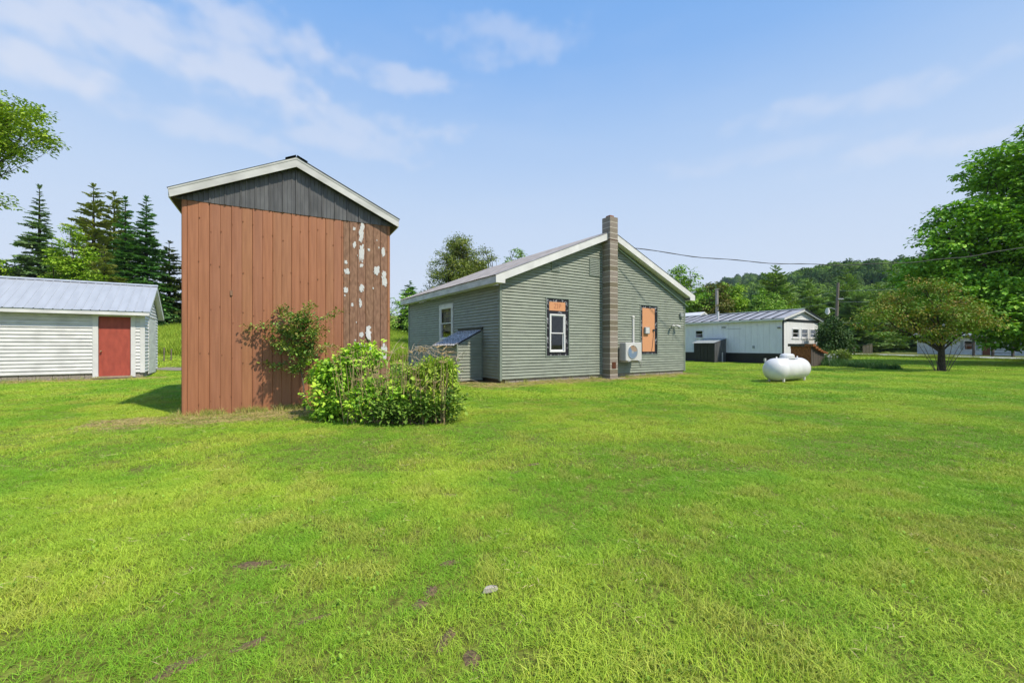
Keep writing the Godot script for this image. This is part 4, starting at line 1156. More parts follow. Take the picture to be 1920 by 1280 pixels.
func make_yard_things() -> void:
	# small wooden hutch by the trailer's end wall
	var t := thing("wooden_hutch", "small weathered wooden hutch with orange plywood face and curled roof", "hutch", Vector3(17.2, 0, -24.5), 32.5)
	bx("core", Vector3(0.03, -0.02, -1.06), Vector3(1.58, 0.7, -0.03), M.core, t)
	var u := Geo.new()
	u.extrude(PackedVector2Array([Vector2(0.03, 0.7), Vector2(1.58, 0.7), Vector2(0.03, 1.18)]), -1.06, -0.03)
	obj("upper_core", u, M.core, t)
	for i in 12:
		var xa := i * 0.135
		var g := Geo.new()
		var sh := rng.randf_range(-0.03, 0.0)
		g.extrude(PackedVector2Array([Vector2(xa + 0.004, -0.02), Vector2(xa + 0.131, -0.02), Vector2(xa + 0.131, 1.2 - (xa + 0.131) * 0.3 + sh), Vector2(xa + 0.004, 1.2 - xa * 0.3 + sh)]), -0.028, rng.randf_range(-0.006, 0.004))
		obj("board", g, M.old_wood, t)
	var side := Transform3D(Basis(Vector3(0, 0, 1), Vector3.UP, Vector3(-1, 0, 0)), Vector3(0.0, 0, -1.08))
	bxf("plywood_face", side, Vector3(0, 0.5, -0.025), Vector3(1.06, 1.2, 0.0), M.plywood, t)
	bxf("plywood_face", side, Vector3(0, -0.02, -0.025), Vector3(1.06, 0.488, -0.006), M.plywood, t)
	for i in 6:
		var rg := Geo.new()
		var z0 := -1.2 + i * 0.225
		for k in 6:
			var a := -0.1 + k * 0.32; var b := a + 0.32
			var ya := 1.27 - a * 0.3 - 0.06 * sin(a * 2.0) + rng.randf_range(0, 0.01); var yb := 1.27 - b * 0.3 - 0.06 * sin(b * 2.0)
			rg.box(Vector3(a, minf(ya, yb) - 0.02, z0), Vector3(b, maxf(ya, yb), z0 + 0.218))
		obj("roof_board", rg, M.plywood if i > 3 else M.old_wood, t)
	# utility poles
	var p := thing("utility_pole", "tall brown utility pole with a street lamp beside the road", "utility pole", Vector3(42.4, -0.2, -56.0))
	var pg := Geo.new(); pg.tube([Vector3(0, 0, 0), Vector3(0.25, 5, 0), Vector3(0.45, 9.6, 0)], [0.21, 0.19, 0.15], 9)
	obj("post", pg, M.pole_wood, p)
	var ar := Geo.new(); ar.tube([Vector3(0.3, 6.0, 0), Vector3(-0.4, 6.3, 0), Vector3(-0.95, 6.25, 0)], [0.04, 0.04, 0.04], 6)
	obj("lamp_arm", ar, M.box_grey, p)
	var lp := Geo.new(); lp.tube([Vector3(-0.95, 6.3, 0), Vector3(-0.95, 6.1, 0), Vector3(-0.95, 5.7, 0), Vector3(-0.95, 5.45, 0)], [0.12, 0.22, 0.3, 0.1], 10)
	obj("lamp_head", lp, M.white, p)
	bx("transformer_bracket", Vector3(0.3, 7.4, -0.25), Vector3(1.0, 7.55, 0.25), M.box_grey, p)
	var p2 := thing("grey_pole", "pale grey pole rising behind the white trailer roof", "utility pole", Vector3(20.2, -0.1, -42.0))
	var pg2 := Geo.new(); pg2.tube([Vector3(0, 0, 0), Vector3(0.0, 3.5, 0), Vector3(-0.02, 6.8, 0)], [0.15, 0.145, 0.14], 9)
	obj("post", pg2, M.pole_grey, p2)
	bx("cap", Vector3(-0.2, 6.8, -0.18), Vector3(0.16, 6.86, 0.18), M.pole_grey, p2)
	# overhead wires along the road
	var ends := [[Vector3(42.85, 8.35, -56), Vector3(20.2, 6.6, -110), 1.4], [Vector3(42.85, 8.35, -56), Vector3(60, 9.6, -28), 1.1], [Vector3(42.8, 6.9, -56), Vector3(64, 8.0, -30), 1.0], [Vector3(42.6, 4.3, -56), Vector3(21.2, 3.1, -30.2), 0.4], [Vector3(42.6, 4.2, -56), Vector3(58.0, 4.0, -44), 0.3], [Vector3(42.8, 7.0, -56), Vector3(20, 5.6, -100), 1.3]]
	var labels := ["overhead wire running from the road pole back behind the trailer", "top overhead wire running from the road pole towards the maple", "middle overhead wire running from the road pole through the maple", "low wire from the road pole to the trailer's eave", "low wire from the road pole towards the far white house", "lower overhead wire from the road pole back along the pines"]
	for k in ends.size():
		var e: Array = ends[k]
		var pts := []; var rad := []
		for i in 21:
			var s := i / 20.0
			pts.append((e[0] as Vector3).lerp(e[1], s) - Vector3(0, e[2] * 4.0 * s * (1.0 - s), 0)); rad.append(0.015)
		var wg := Geo.new(); wg.tube(pts, rad, 5)
		tag(obj("overhead_wire", wg, M.wire), labels[k], "wire", "overhead wires at the road pole")
	# a pale stone in the turf, short stakes at the meadow's edge
	var sg := Geo.new()
	var pts2 := []
	for k in 9: pts2.append(Vector3(cos(TAU * k / 9) * 0.04 * rng.randf_range(0.7, 1.2), 0, sin(TAU * k / 9) * 0.022 * rng.randf_range(0.7, 1.2)))
	for k in 9:
		sg.quad(pts2[(k + 1) % 9], pts2[k], pts2[k] * 0.75 + Vector3(0, 0.018, 0), pts2[(k + 1) % 9] * 0.75 + Vector3(0, 0.022, 0))
		sg.tri(pts2[(k + 1) % 9] * 0.75 + Vector3(0, 0.022, 0), pts2[k] * 0.75 + Vector3(0, 0.018, 0), Vector3(0.005, 0.028, 0))
	var stn := obj("stone", sg, M.stone, self, Transform3D(Basis(Vector3.UP, 0.4), Vector3(-0.11, ground_y(-0.11, -2.15) + 0.012, -2.15)))
	tag(stn, "small pale stone lying in the mown grass", "stone")
	for k in 2:
		var q: Vector3 = [Vector3(-18.95, 0, -23.2), Vector3(-18.8, 0, -23.5)][k]
		var stg := Geo.new(); stg.tube([Vector3(0, -0.1, 0), Vector3(0.02, 0.75 - 0.1 * k, 0)], [0.035, 0.03], 6)
		var so := obj("wooden_stake", stg, M.pole_wood, self, Transform3D(Basis(), Vector3(q.x, ground_y(q.x, q.z), q.z)))
		tag(so, "thin weathered wooden stake at the edge of the meadow", "stake", "stakes at the meadow edge")

func make_far_things() -> void:
	# white house across the road
	var t := thing("white_house", "low white house with brown front door across the road", "house", Vector3(58.0, -0.3, -56.0), -90.0)
	var I := Transform3D.IDENTITY
	# its long front faces the road, along local x
	var holes := [[3.4, 0.1, 4.35, 2.15], [1.3, 0.9, 2.7, 2.1], [6.2, 0.9, 7.5, 2.1], [-3.4, 0.9, -2.0, 2.1]]
	slab("wall", t, M.vinyl, I, -5.0, -0.3, 9.5, 2.7, 0.2, holes)
	bx("rear_wall", Vector3(-5, -0.3, -7), Vector3(9.5, 2.7, -6.8), M.vinyl, t)
	for s in [-4.9, 9.4]: bx("end_wall", Vector3(s - 0.1, -0.3, -6.8), Vector3(s + 0.1, 2.7, -0.2), M.vinyl, t)
	bx("front_door", Vector3(3.4, 0.1, -0.12), Vector3(4.35, 2.15, -0.06), M.door_brown, t)
	for h in holes.slice(1): sash(t, I, h[0], h[1], h[2], h[3], 0.03)
	for x in [0.9, 2.75]: bx("shutter", Vector3(x, 0.9, 0.0), Vector3(x + 0.35, 2.1, 0.04), M.box_grey, t)
	bx("door_casing", Vector3(3.25, 0.05, 0.0), Vector3(3.39, 2.3, 0.05), M.white, t)
	bx("door_casing", Vector3(4.36, 0.05, 0.0), Vector3(4.5, 2.3, 0.05), M.white, t)
	for i in 20: bx("siding_board", Vector3(-5, -0.2 + i * 0.145, 0.0), Vector3(1.28, -0.075 + i * 0.145, 0.018), M.vinyl, t)
	var ro := Geo.new()
	ro.extrude(PackedVector2Array([Vector2(0.7, 2.65), Vector2(-3.5, 4.6), Vector2(-7.7, 2.65), Vector2(-7.7, 2.8), Vector2(-3.5, 4.8), Vector2(0.7, 2.8)]), -9.8, 5.4)
	obj("roof", ro, M.trailer_roof, t, Transform3D(Basis(Vector3(0, 0, 1), Vector3.UP, Vector3(-1, 0, 0)), Vector3.ZERO))
	# pergola in front of it
	var p := thing("pergola", "brown timber pergola standing before the white house across the road", "pergola", Vector3(54.6, -0.3, -48.4), -90.0)
	for x in [0.0, 1.9, 3.8]:
		for z in [0.0, 2.2]: bx("post", Vector3(x, -0.2, z), Vector3(x + 0.16, 2.1, z + 0.16), M.old_wood, p)
	for z in [0.0, 2.2]: bx("beam", Vector3(-0.3, 2.1, z), Vector3(4.3, 2.3, z + 0.14), M.old_wood, p)
	for i in 9: bx("rafter", Vector3(-0.2 + i * 0.5, 2.3, -0.4), Vector3(-0.12 + i * 0.5, 2.42, 2.8), M.old_wood, p)
	for i in 4: bx("rail", Vector3(0.16, 0.3 + i * 0.32, 0.04), Vector3(1.9, 0.35 + i * 0.32, 0.1), M.old_wood, p)
	# timber frame of a run, and a rounded shelter beside it
	var c := thing("timber_run", "pale timber frame of an animal run across the road", "run", Vector3(50.6, -0.05, -60.0), 60.0)
	for i in 7:
		bx("post", Vector3(i * 0.95, -0.1, 0.0), Vector3(i * 0.95 + 0.1, 1.35 - 0.03 * i, 0.1), M.new_wood, c)
		if i < 4: bx("post", Vector3(i * 0.95, -0.1, -2.0), Vector3(i * 0.95 + 0.1, 1.4, -1.9), M.new_wood, c)
	bx("rail", Vector3(-0.05, 1.35, 0.0), Vector3(3.0, 1.45, 0.1), M.new_wood, c)
	bx("rail", Vector3(3.0, 1.2, 0.0), Vector3(5.8, 1.28, 0.1), M.new_wood, c)
	bx("rail", Vector3(-0.05, 1.4, -2.0), Vector3(3.0, 1.5, -1.9), M.new_wood, c)
	bx("brown_panel", Vector3(0.1, 0.4, -1.98), Vector3(1.9, 1.35, -1.94), M.plywood, c)
	var h := thing("hoop_shelter", "dark rounded hoop shelter next to the timber run", "shelter", Vector3(48.6, -0.05, -61.0), 40.0)
	var hg := Geo.new(); var hi := Geo.new()
	for i in 12:
		var a := PI * i / 12; var b := PI * (i + 1) / 12
		hg.quad(Vector3(0.95 * cos(a), 1.15 * sin(a), 0), Vector3(0.95 * cos(a), 1.15 * sin(a), -2.5), Vector3(0.95 * cos(b), 1.15 * sin(b), -2.5), Vector3(0.95 * cos(b), 1.15 * sin(b), 0))
		hi.tri(Vector3(0, 0, -0.3), Vector3(0.9 * cos(a), 1.1 * sin(a), -0.3), Vector3(0.9 * cos(b), 1.1 * sin(b), -0.3))
	obj("cover", hg, M.box_grey, h)
	obj("back_panel", hi, M.black, h)
	var fn := thing("wire_fence", "low wire fence with thin posts beside the hoop shelter", "fence", Vector3(46.4, -0.05, -62.0), 40.0)
	for i in 5: bx("post", Vector3(i * 0.9 - 2.0, -0.1, 0), Vector3(i * 0.9 - 1.95, 1.0, 0.05), M.box_grey, fn)
	for i in 4: bx("wire", Vector3(-2.0, 0.2 + i * 0.24, 0.02), Vector3(1.65, 0.215 + i * 0.24, 0.03), M.wire, fn)

# ---------------------------------------------------------------- plants

# a spray of leaves: count, leaf length, leaf width, spread radius, flatness
func spray(count: int, ll: float, lw: float, spread: float, flat: float, s: int, vary := 0.22) -> ArrayMesh:
	var r := RandomNumberGenerator.new()
	r.seed = s
	var g := Geo.new()
	for i in count:
		var d := Vector3(r.randfn(), r.randfn() * flat, r.randfn()).normalized()
		var p := d * spread * pow(r.randf(), 0.6)
		p.y *= flat
		var out := (d + Vector3(r.randf_range(-0.6, 0.6), r.randf_range(-0.7, 0.25), r.randf_range(-0.6, 0.6))).normalized()
		var sd := out.cross(Vector3(r.randf_range(-0.5, 0.5), 1, r.randf_range(-0.5, 0.5))).normalized()
		var up := sd.cross(out).normalized()
		var k := r.randf_range(1.0 - vary, 1.0 + vary)
		var L := ll * r.randf_range(0.7, 1.2); var w := lw * r.randf_range(0.7, 1.2)
		g.col = Color(k * r.randf_range(0.92, 1.1), k, k * r.randf_range(0.8, 1.1))
		var m := p + out * L * 0.5 - up * L * 0.06
		var tip := p + out * L - up * L * 0.22
		g.tri(p, m + sd * w * 0.5 + up * w * 0.14, tip)
		g.tri(p, tip, m - sd * w * 0.5 + up * w * 0.14)
	return g.mesh()

# a rounded leaf spray for shrubs seen close
func broad_spray(count: int, ll: float, spread: float, s: int) -> ArrayMesh:
	var r := RandomNumberGenerator.new()
	r.seed = s
	var g := Geo.new()
	for i in count:
		var d := Vector3(r.randfn(), r.randfn() * 0.8 + 0.2, r.randfn()).normalized()
		var p := d * spread * pow(r.randf(), 0.5)
		var out := (d * 0.8 + Vector3(r.randf_range(-0.7, 0.7), r.randf_range(-0.4, 0.35), r.randf_range(-0.7, 0.7))).normalized()
		var sd := out.cross(Vector3(r.randf_range(-0.4, 0.4), 1, r.randf_range(-0.4, 0.4))).normalized()
		var up := sd.cross(out).normalized()
		var L := ll * r.randf_range(0.65, 1.2); var w := L * 0.66
		var k := r.randf_range(0.78, 1.2)
		g.col = Color(k * r.randf_range(0.9, 1.12), k, k * r.randf_range(0.75, 1.1))
		var a := p + out * L * 0.3; var b := p + out * L * 0.7 - up * L * 0.05; var tip := p + out * L - up * L * 0.18
		for q in [-1.0, 1.0]:
			var e: Vector3 = a + sd * w * 0.46 * q + up * w * 0.12; var f: Vector3 = b + sd * w * 0.4 * q + up * w * 0.08
			if q > 0: g.tri(p, e, a); g.quad(a, e, f, b); g.tri(b, f, tip)
			else: g.tri(p, a, e); g.quad(a, b, f, e); g.tri(b, tip, f)
	return g.mesh()

func limb(g: Geo, a: Vector3, b: Vector3, r0: float, r1: float, bend: float) -> Array:
	var pts := []; var rad := []
	var side := Vector3(rng.randf_range(-1, 1), rng.randf_range(-0.3, 0.5), rng.randf_range(-1, 1)) * bend * a.distance_to(b)
	for i in 6:
		var s := i / 5.0
		pts.append(a.lerp(b, s) + side * sin(PI * s) + Vector3(0, a.distance_to(b) * 0.06 * s * s, 0))
		rad.append(lerpf(r0, r1, s))
	g.tube(pts, rad, 7, false)
	return pts

# a leafy tree: crown made of many sprays through the volume of its lobes
func leafy_tree(called: String, label: String, at: Vector3, trunk_h: float, trunk_r: float, lobes: Array, per_m3: float, sp: Array, size: float, cols: Array, group := "", hollow := 0.45, holes := -0.1) -> Node3D:
	var t := thing(called, label, "tree", at, 0.0, group)
	var g := Geo.new()
	var lean := Vector3(rng.randf_range(-0.06, 0.06), 0, rng.randf_range(-0.06, 0.06))
	var top := Vector3(0, trunk_h, 0) + lean * trunk_h
	var mid := lean * trunk_h * 0.4 + Vector3(0, trunk_h * 0.5, 0)
	g.tube([Vector3(0, -0.3, 0), Vector3(0, 0.15, 0), mid, top], [trunk_r * 1.5, trunk_r * 1.12, trunk_r * 0.95, trunk_r * 0.75], 10, false)
	var bufs := []
	for k in sp.size(): bufs.append(PackedFloat32Array())
	for L in lobes:
		var c: Vector3 = L[0]; var rad: Vector3 = L[1]
		var start := mid.lerp(top, rng.randf_range(0.3, 1.0))
		var pts := limb(g, start, c, trunk_r * 0.34, trunk_r * 0.09, 0.12)
		for k in 4:
			var d := Vector3(rng.randfn(), rng.randfn() * 0.6, rng.randfn()).normalized()
			limb(g, pts[rng.randi_range(2, 5)], c + d * rad * 0.75, trunk_r * 0.1, trunk_r * 0.03, 0.1)
		var n := int(4.19 * rad.x * rad.y * rad.z * per_m3)
		for i in n:
			var d := Vector3(rng.randfn(), rng.randfn(), rng.randfn()).normalized()
			var q := pow(rng.randf(), hollow)
			var p := c + d * rad * q
			# leave holes so that the sky shows through and clumps stand apart
			if noise.get_noise_3d((p.x + at.x) * 55.0, p.y * 70.0, (p.z + at.z) * 55.0) < holes: continue
			var s := size * rng.randf_range(0.7, 1.3)
			var b := Basis(Vector3.UP, rng.randf() * TAU) * Basis(Vector3.RIGHT, rng.randf_range(-0.5, 0.5))
			var col: Color = cols[rng.randi() % cols.size()]
			inst(bufs[rng.randi() % sp.size()], b.scaled(Vector3(s, s * 0.9, s)), p, col * rng.randf_range(0.85, 1.15))
	obj("trunk", g, M.bark, t)
	for k in sp.size():
		if bufs[k].size(): scatter("crown", sp[k], M.leaf, bufs[k], t)
	return t

# lobes heaped into a crown of given size
func heap(n: int, base: float, top: float, wide: float, round_: float, seed_: int) -> Array:
	var r := RandomNumberGenerator.new()
	r.seed = seed_
	var out := []
	for i in n:
		var s := (i + 0.5) / n
		var y := lerpf(base, top, s)
		var w := wide * pow(sin(PI * clampf(0.18 + s * 0.8, 0.0, 1.0)), round_)
		var a := i * 2.4 + r.randf() * 0.8
		var d := w * r.randf_range(0.35, 0.72)
		var q := wide * r.randf_range(0.34, 0.52) * (1.0 if s < 0.75 else 0.8)
		out.append([Vector3(cos(a) * d, y, sin(a) * d), Vector3(q, q * r.randf_range(0.6, 0.85), q)])
	return out

# one bough of a conifer: length 1 along +x with side twigs, drooping
func bough(s: int, droop: float, dense: int, needle: float) -> ArrayMesh:
	var r := RandomNumberGenerator.new()
	r.seed = s
	var g := Geo.new()
	for i in dense:
		var t := 0.08 + 0.92 * (i + r.randf()) / dense
		var base := Vector3(t, -droop * t * t + 0.1 * t, 0)
		for side in [-1.0, 1.0]:
			var L := (0.12 + 0.36 * (1.0 - t * 0.75)) * r.randf_range(0.6, 1.1)
			var d := Vector3(0.75, r.randf_range(-0.35, 0.12), side * r.randf_range(0.6, 1.0)).normalized()
			var k := r.randf_range(0.72, 1.25)
			g.col = Color(k, k, k * 0.95)
			var w := needle * r.randf_range(0.7, 1.2)
			var tip := base + d * L + Vector3(0, -0.1 * L, 0)
			var sd := d.cross(Vector3.UP).normalized() * w
			var m := base.lerp(tip, 0.45)
			g.tri(base, m + sd, tip); g.tri(base, tip, m - sd)
			var up := Vector3(0, w * 0.9, 0)
			g.tri(base, m - up * 1.2, tip); g.tri(base, tip, m + up * 0.5)
			# twiglets
			for q in 2:
				var e := base.lerp(tip, r.randf_range(0.3, 0.9))
				var dd := (d + Vector3(r.randf_range(-0.7, 0.7), r.randf_range(-0.5, 0.3), r.randf_range(-0.7, 0.7))).normalized()
				var s2 := dd.cross(Vector3.UP).normalized() * w * 0.7
				g.tri(e, e + dd * L * 0.25 + s2, e + dd * L * 0.5); g.tri(e, e + dd * L * 0.5, e + dd * L * 0.25 - s2)
	return g.mesh()

func conifer(called: String, label: String, at: Vector3, high: float, wide: float, bare: float, boughs: Array, cols: Array, whorls: int, per: int, lift := 0.0, shape := 1.0, group := "") -> Node3D:
	var t := thing(called, label, "tree", at, 0.0, group)
	var g := Geo.new()
	var r0 := high * 0.014 + 0.05
	g.tube([Vector3(0, -0.3, 0), Vector3(0.05, high * 0.5, 0.03), Vector3(0, high * 0.99, 0)], [r0 * 1.3, r0 * 0.7, 0.02], 8, false)
	obj("trunk", g, M.bark, t)
	var bufs := []
	for k in boughs.size(): bufs.append(PackedFloat32Array())
	for i in whorls:
		var s := (i + rng.randf() * 0.6) / whorls
		var y := lerpf(bare, high * 0.985, s)
		var w := wide * pow(1.0 - s, shape) * rng.randf_range(0.8, 1.12) + 0.18
		var n := maxi(4, int(per * (1.0 - s * 0.45)))
		var a0 := rng.randf() * TAU
		for k in n:
			if rng.randf() < 0.07: continue
			var a := a0 + TAU * k / n + rng.randf_range(-0.3, 0.3)
			var L := w * rng.randf_range(0.7, 1.15)
			var b := Basis(Vector3.UP, a) * Basis(Vector3.BACK, lift + s * 0.5 - 0.12 + rng.randf_range(-0.12, 0.12)) * Basis(Vector3.RIGHT, rng.randf_range(-0.25, 0.25))
			var c: Color = cols[rng.randi() % cols.size()]
			inst(bufs[rng.randi() % boughs.size()], b.scaled_local(Vector3(L, L * 0.95, L)), Vector3(0, y + rng.randf_range(-0.2, 0.2), 0), c * rng.randf_range(0.8, 1.2))
	# leader
	for k in 5:
		inst(bufs[0], (Basis(Vector3.UP, k * 1.3) * Basis(Vector3.BACK, 1.15)).scaled_local(Vector3(0.5, 0.4, 0.4) * high * 0.06), Vector3(0, high * 0.965, 0), cols[0])
	for k in boughs.size():
		if bufs[k].size(): scatter("foliage", boughs[k], M.needle, bufs[k], t)
	return t

func on_ground(x: float, d: float) -> Vector3:
	return Vector3(x, ground_y(x, -d), -d)

func make_trees() -> void:
	var big := [spray(16, 0.2, 0.16, 0.42, 0.55, 1), spray(14, 0.19, 0.15, 0.4, 0.5, 2)]
	var small := [spray(18, 0.13, 0.07, 0.34, 0.7, 3), spray(16, 0.12, 0.07, 0.32, 0.6, 4)]
	var maple_c := [Color(0.272, 0.510, 0.052), Color(0.209, 0.434, 0.048), Color(0.377, 0.643, 0.055), Color(0.172, 0.341, 0.048)]
	var lime_c := [Color(0.383, 0.564, 0.040), Color(0.322, 0.504, 0.040), Color(0.262, 0.422, 0.040)]
	var mid_c := [Color(0.275, 0.462, 0.070), Color(0.347, 0.550, 0.074), Color(0.203, 0.347, 0.058)]
	var olive_c := [Color(0.245, 0.312, 0.070), Color(0.300, 0.354, 0.076), Color(0.177, 0.231, 0.059), Color(0.354, 0.408, 0.081)]
	# big maple at the edge of the lawn
	var lob := []
	for L in [[-3.6, 3.6, 0.5, 1.9], [-4.3, 5.0, -0.6, 1.6], [-2.4, 2.9, 1.6, 1.7], [-1.6, 6.2, 1.2, 2.2], [-2.9, 7.3, -0.2, 1.9], [-0.4, 8.8, 0.4, 2.3], [-1.4, 10.2, -0.3, 1.7], [0.4, 11.6, 0.2, 1.5], [1.8, 9.6, 0.6, 2.1], [2.4, 7.2, -0.8, 2.4], [3.6, 5.2, 0.8, 2.3], [0.4, 5.2, -2.6, 2.2], [0.8, 4.0, 2.6, 2.1], [-0.4, 3.0, 1.0, 1.7], [3.0, 3.3, -1.6, 2.0], [-2.6, 4.6, -2.4, 1.8], [-1.2, 2.6, 2.8, 1.4], [1.6, 2.8, 3.0, 1.5], [-3.9, 2.6, 1.7, 1.2], [0.6, 12.4, 0.0, 0.9], [-4.4, 3.4, 0.8, 1.3], [-3.2, 2.0, 1.0, 1.1], [-1.8, 1.9, 0.4, 1.2], [-0.4, 1.7, 1.8, 1.2], [-4.6, 6.4, 0.2, 1.1], [1.2, 1.8, 0.4, 1.3], [-1.0, 1.6, 2.2, 1.2], [0.2, 1.5, 2.6, 1.2], [-2.3, 1.7, 2.0, 1.0]]:
		lob.append([Vector3(L[0] * 1.42, L[1] * 1.24 - 0.2, L[2] * 1.3), Vector3(L[3] * 1.28, L[3] * 1.0, L[3] * 1.28)])
	leafy_tree("maple_tree", "large full green maple at the edge of the lawn", on_ground(33.5, 27.0), 3.4, 0.42, lob, 13.0, big, 1.15, maple_c, "", 0.45, -0.26)
	# small tree with bronze tinged crown
	var lob2 := []
	for L in [[-0.8, 3.45, 0.1, 0.75], [-0.2, 3.1, 0.3, 0.85], [-1.5, 2.95, -0.3, 0.8], [-2.5, 2.4, 0.2, 0.72], [-3.0, 2.1, 0.0, 0.55], [-1.9, 2.2, 0.4, 0.8], [-1.0, 2.5, 0.2, 0.9], [0.0, 2.35, 0.5, 0.9], [0.8, 2.75, -0.2, 0.8], [0.9, 2.0, 0.3, 0.85], [-0.6, 1.75, 0.4, 0.75], [0.5, 1.65, -0.4, 0.7], [-1.5, 1.65, 0.0, 0.6], [1.5, 1.9, 0.0, 0.7], [-0.4, 2.2, -0.9, 0.8]]:
		lob2.append([Vector3(L[0] * 1.22, L[1] * 1.12, L[2] * 1.2), Vector3(L[3] * 1.15, L[3] * 0.76, L[3] * 1.15)])
	var crab := leafy_tree("crab_tree", "small spreading tree with bronze green crown on the lawn", on_ground(20.15, 20.0), 1.25, 0.14, lob2, 58.0, small, 0.9, [Color(0.34, 0.32, 0.06), Color(0.28, 0.38, 0.06), Color(0.24, 0.38, 0.055), Color(0.38, 0.28, 0.065), Color(0.22, 0.37, 0.055)])
	var sh := Geo.new()
	for k in 7:
		var a := k * 0.9
		sh.tube([Vector3(cos(a) * 0.22, 0, sin(a) * 0.22), Vector3(cos(a) * 0.45, 0.5, sin(a) * 0.4), Vector3(cos(a) * 0.85, 1.25, sin(a) * 0.7)], [0.018, 0.014, 0.008], 5, false)
	obj("sucker_shoots", sh, M.twig, crab)
	# maple that reaches in over the garage
	var lob3 := []
	for L in [[6.2, 13.0, 0.2, 1.5], [4.6, 13.6, -0.4, 1.7], [5.2, 11.8, 0.5, 1.5], [6.9, 12.2, 0.1, 1.1], [7.6, 11.7, 0.0, 0.8], [3.4, 12.0, 0.5, 1.9], [5.4, 8.7, 0.2, 0.7], [0.4, 13.5, 0.0, 2.6], [0.6, 9.0, 0.5, 2.6], [-2.4, 10.0, 0.4, 2.8], [-1.6, 6.6, -0.6, 2.4], [4.4, 10.4, 0.1, 0.8], [4.8, 12.6, 0.3, 1.3], [3.9, 11.0, -0.2, 1.2], [5.9, 11.2, 0.3, 1.0]]:
		lob3.append([Vector3(L[0], L[1], L[2]), Vector3(L[3], L[3] * 0.6, L[3])])
	leafy_tree("overhanging_maple", "bright green maple boughs reaching in above the white garage", on_ground(-31.6, 22.0) - Vector3(0, 0.4, 0), 5.0, 0.19, lob3, 20.0, [spray(15, 0.2, 0.13, 0.4, 0.45, 8), spray(13, 0.19, 0.13, 0.42, 0.4, 9)], 0.9, [Color(0.36, 0.5, 0.05), Color(0.42, 0.55, 0.055), Color(0.28, 0.42, 0.05)])
	# conifers behind the garage
	var spr := [bough(11, 0.28, 30, 0.05), bough(12, 0.34, 28, 0.055), bough(13, 0.22, 32, 0.048)]
	var sg := [Color(0.302, 0.446, 0.202), Color(0.259, 0.389, 0.173), Color(0.374, 0.518, 0.245)]
	var so := [Color(0.417, 0.481, 0.127), Color(0.342, 0.405, 0.127), Color(0.506, 0.544, 0.152)]
	var sd := [Color(0.204, 0.423, 0.125), Color(0.173, 0.344, 0.110), Color(0.266, 0.500, 0.156)]
	var grp := "conifers behind the white garage"
	conifer("spruce_tree", "dusky spruce with a narrow spire behind the white garage", on_ground(-51.0, 46), 15.6, 4.3, 0.5, spr, sg, 34, 10, 0.0, 1.15, grp)
	conifer("spruce_tree", "tall thin-needled spruce, the highest behind the garage", on_ground(-43.2, 44), 15.2, 3.3, 1.6, spr, so, 26, 7, 0.12, 0.6, grp)
	conifer("spruce_tree", "tall spruce twinned with the highest one behind the garage", on_ground(-43.4, 46.5), 15.0, 3.0, 1.6, spr, so, 26, 7, 0.14, 0.6, grp)
	conifer("fir_tree", "dense dark fir with a sharp point, one of a close pair", on_ground(-38.1, 42), 13.4, 2.3, 0.6, spr, sd, 34, 10, 0.05, 0.8, grp)
	conifer("fir_tree", "dense dark fir leaning out of a close pair", on_ground(-36.9, 43), 13.7, 2.7, 0.6, spr, sd, 34, 10, 0.05, 0.8, grp)
	conifer("spruce_tree", "short olive spruce standing before the dark fir pair", on_ground(-37.3, 39), 8.2, 2.8, 0.5, spr, so, 20, 8, 0.1, 0.8, grp)
	conifer("spruce_tree", "ragged young spruce by the corner of the brown shed", on_ground(-36.2, 45), 9.4, 2.6, 0.4, spr, [Color(0.123, 0.175, 0.052), Color(0.158, 0.219, 0.052)], 20, 8, 0.1, 0.7, grp)
	conifer("spruce_tree", "dark spruce half hidden by the edge of the brown shed", on_ground(-33.0, 47), 8.8, 3.0, 0.2, spr, sd, 20, 10, 0.1, 0.6, grp)
	conifer("spruce_tree", "low bluish spruce at the foot of the dusky spire", on_ground(-47.4, 40), 6.6, 3.0, 0.2, spr, [Color(0.105, 0.158, 0.070), Color(0.088, 0.140, 0.061)], 20, 10, 0.0, 0.6, grp)
	conifer("spruce_tree", "broad dusky spruce half out of view behind the garage", on_ground(-54.5, 44), 8.0, 3.6, 0.3, spr, sg, 22, 9, 0.0, 0.8, grp)
	leafy_tree("lime_tree", "vivid lime green young tree among the dark conifers", on_ground(-33.9, 33), 2.0, 0.14, heap(20, 1.6, 8.6, 2.1, 0.8, 5), 34.0, [spray(16, 0.17, 0.13, 0.36, 0.5, 14)], 0.95, lime_c)
	leafy_tree("lime_tree", "yellow green tree beside the dusky spruce at the garage end", on_ground(-36.4, 29.5), 2.0, 0.14, heap(12, 1.6, 6.6, 1.8, 0.8, 6), 34.0, [spray(16, 0.17, 0.13, 0.36, 0.5, 15)], 0.95, lime_c)
	# thicket closing the meadow
	for k in 5:
		var x := -35.5 + k * 1.9
		leafy_tree("thicket_tree", ["dark leafy thicket tree by the meadow's top edge", "rounded thicket tree growing against the young spruce", "low thicket tree with dense dark foliage", "thicket tree with pale new leaves", "bushy thicket tree at the shed corner"][k], on_ground(x, 48.0 + 2.0 * (k % 2)), 1.4, 0.12, heap(7, 0.9, 4.6 + (k % 3), 2.0, 0.6, 20 + k), 6.0, big, 1.1, [Color(0.088, 0.149, 0.035), Color(0.123, 0.193, 0.044)], "thicket along the meadow")
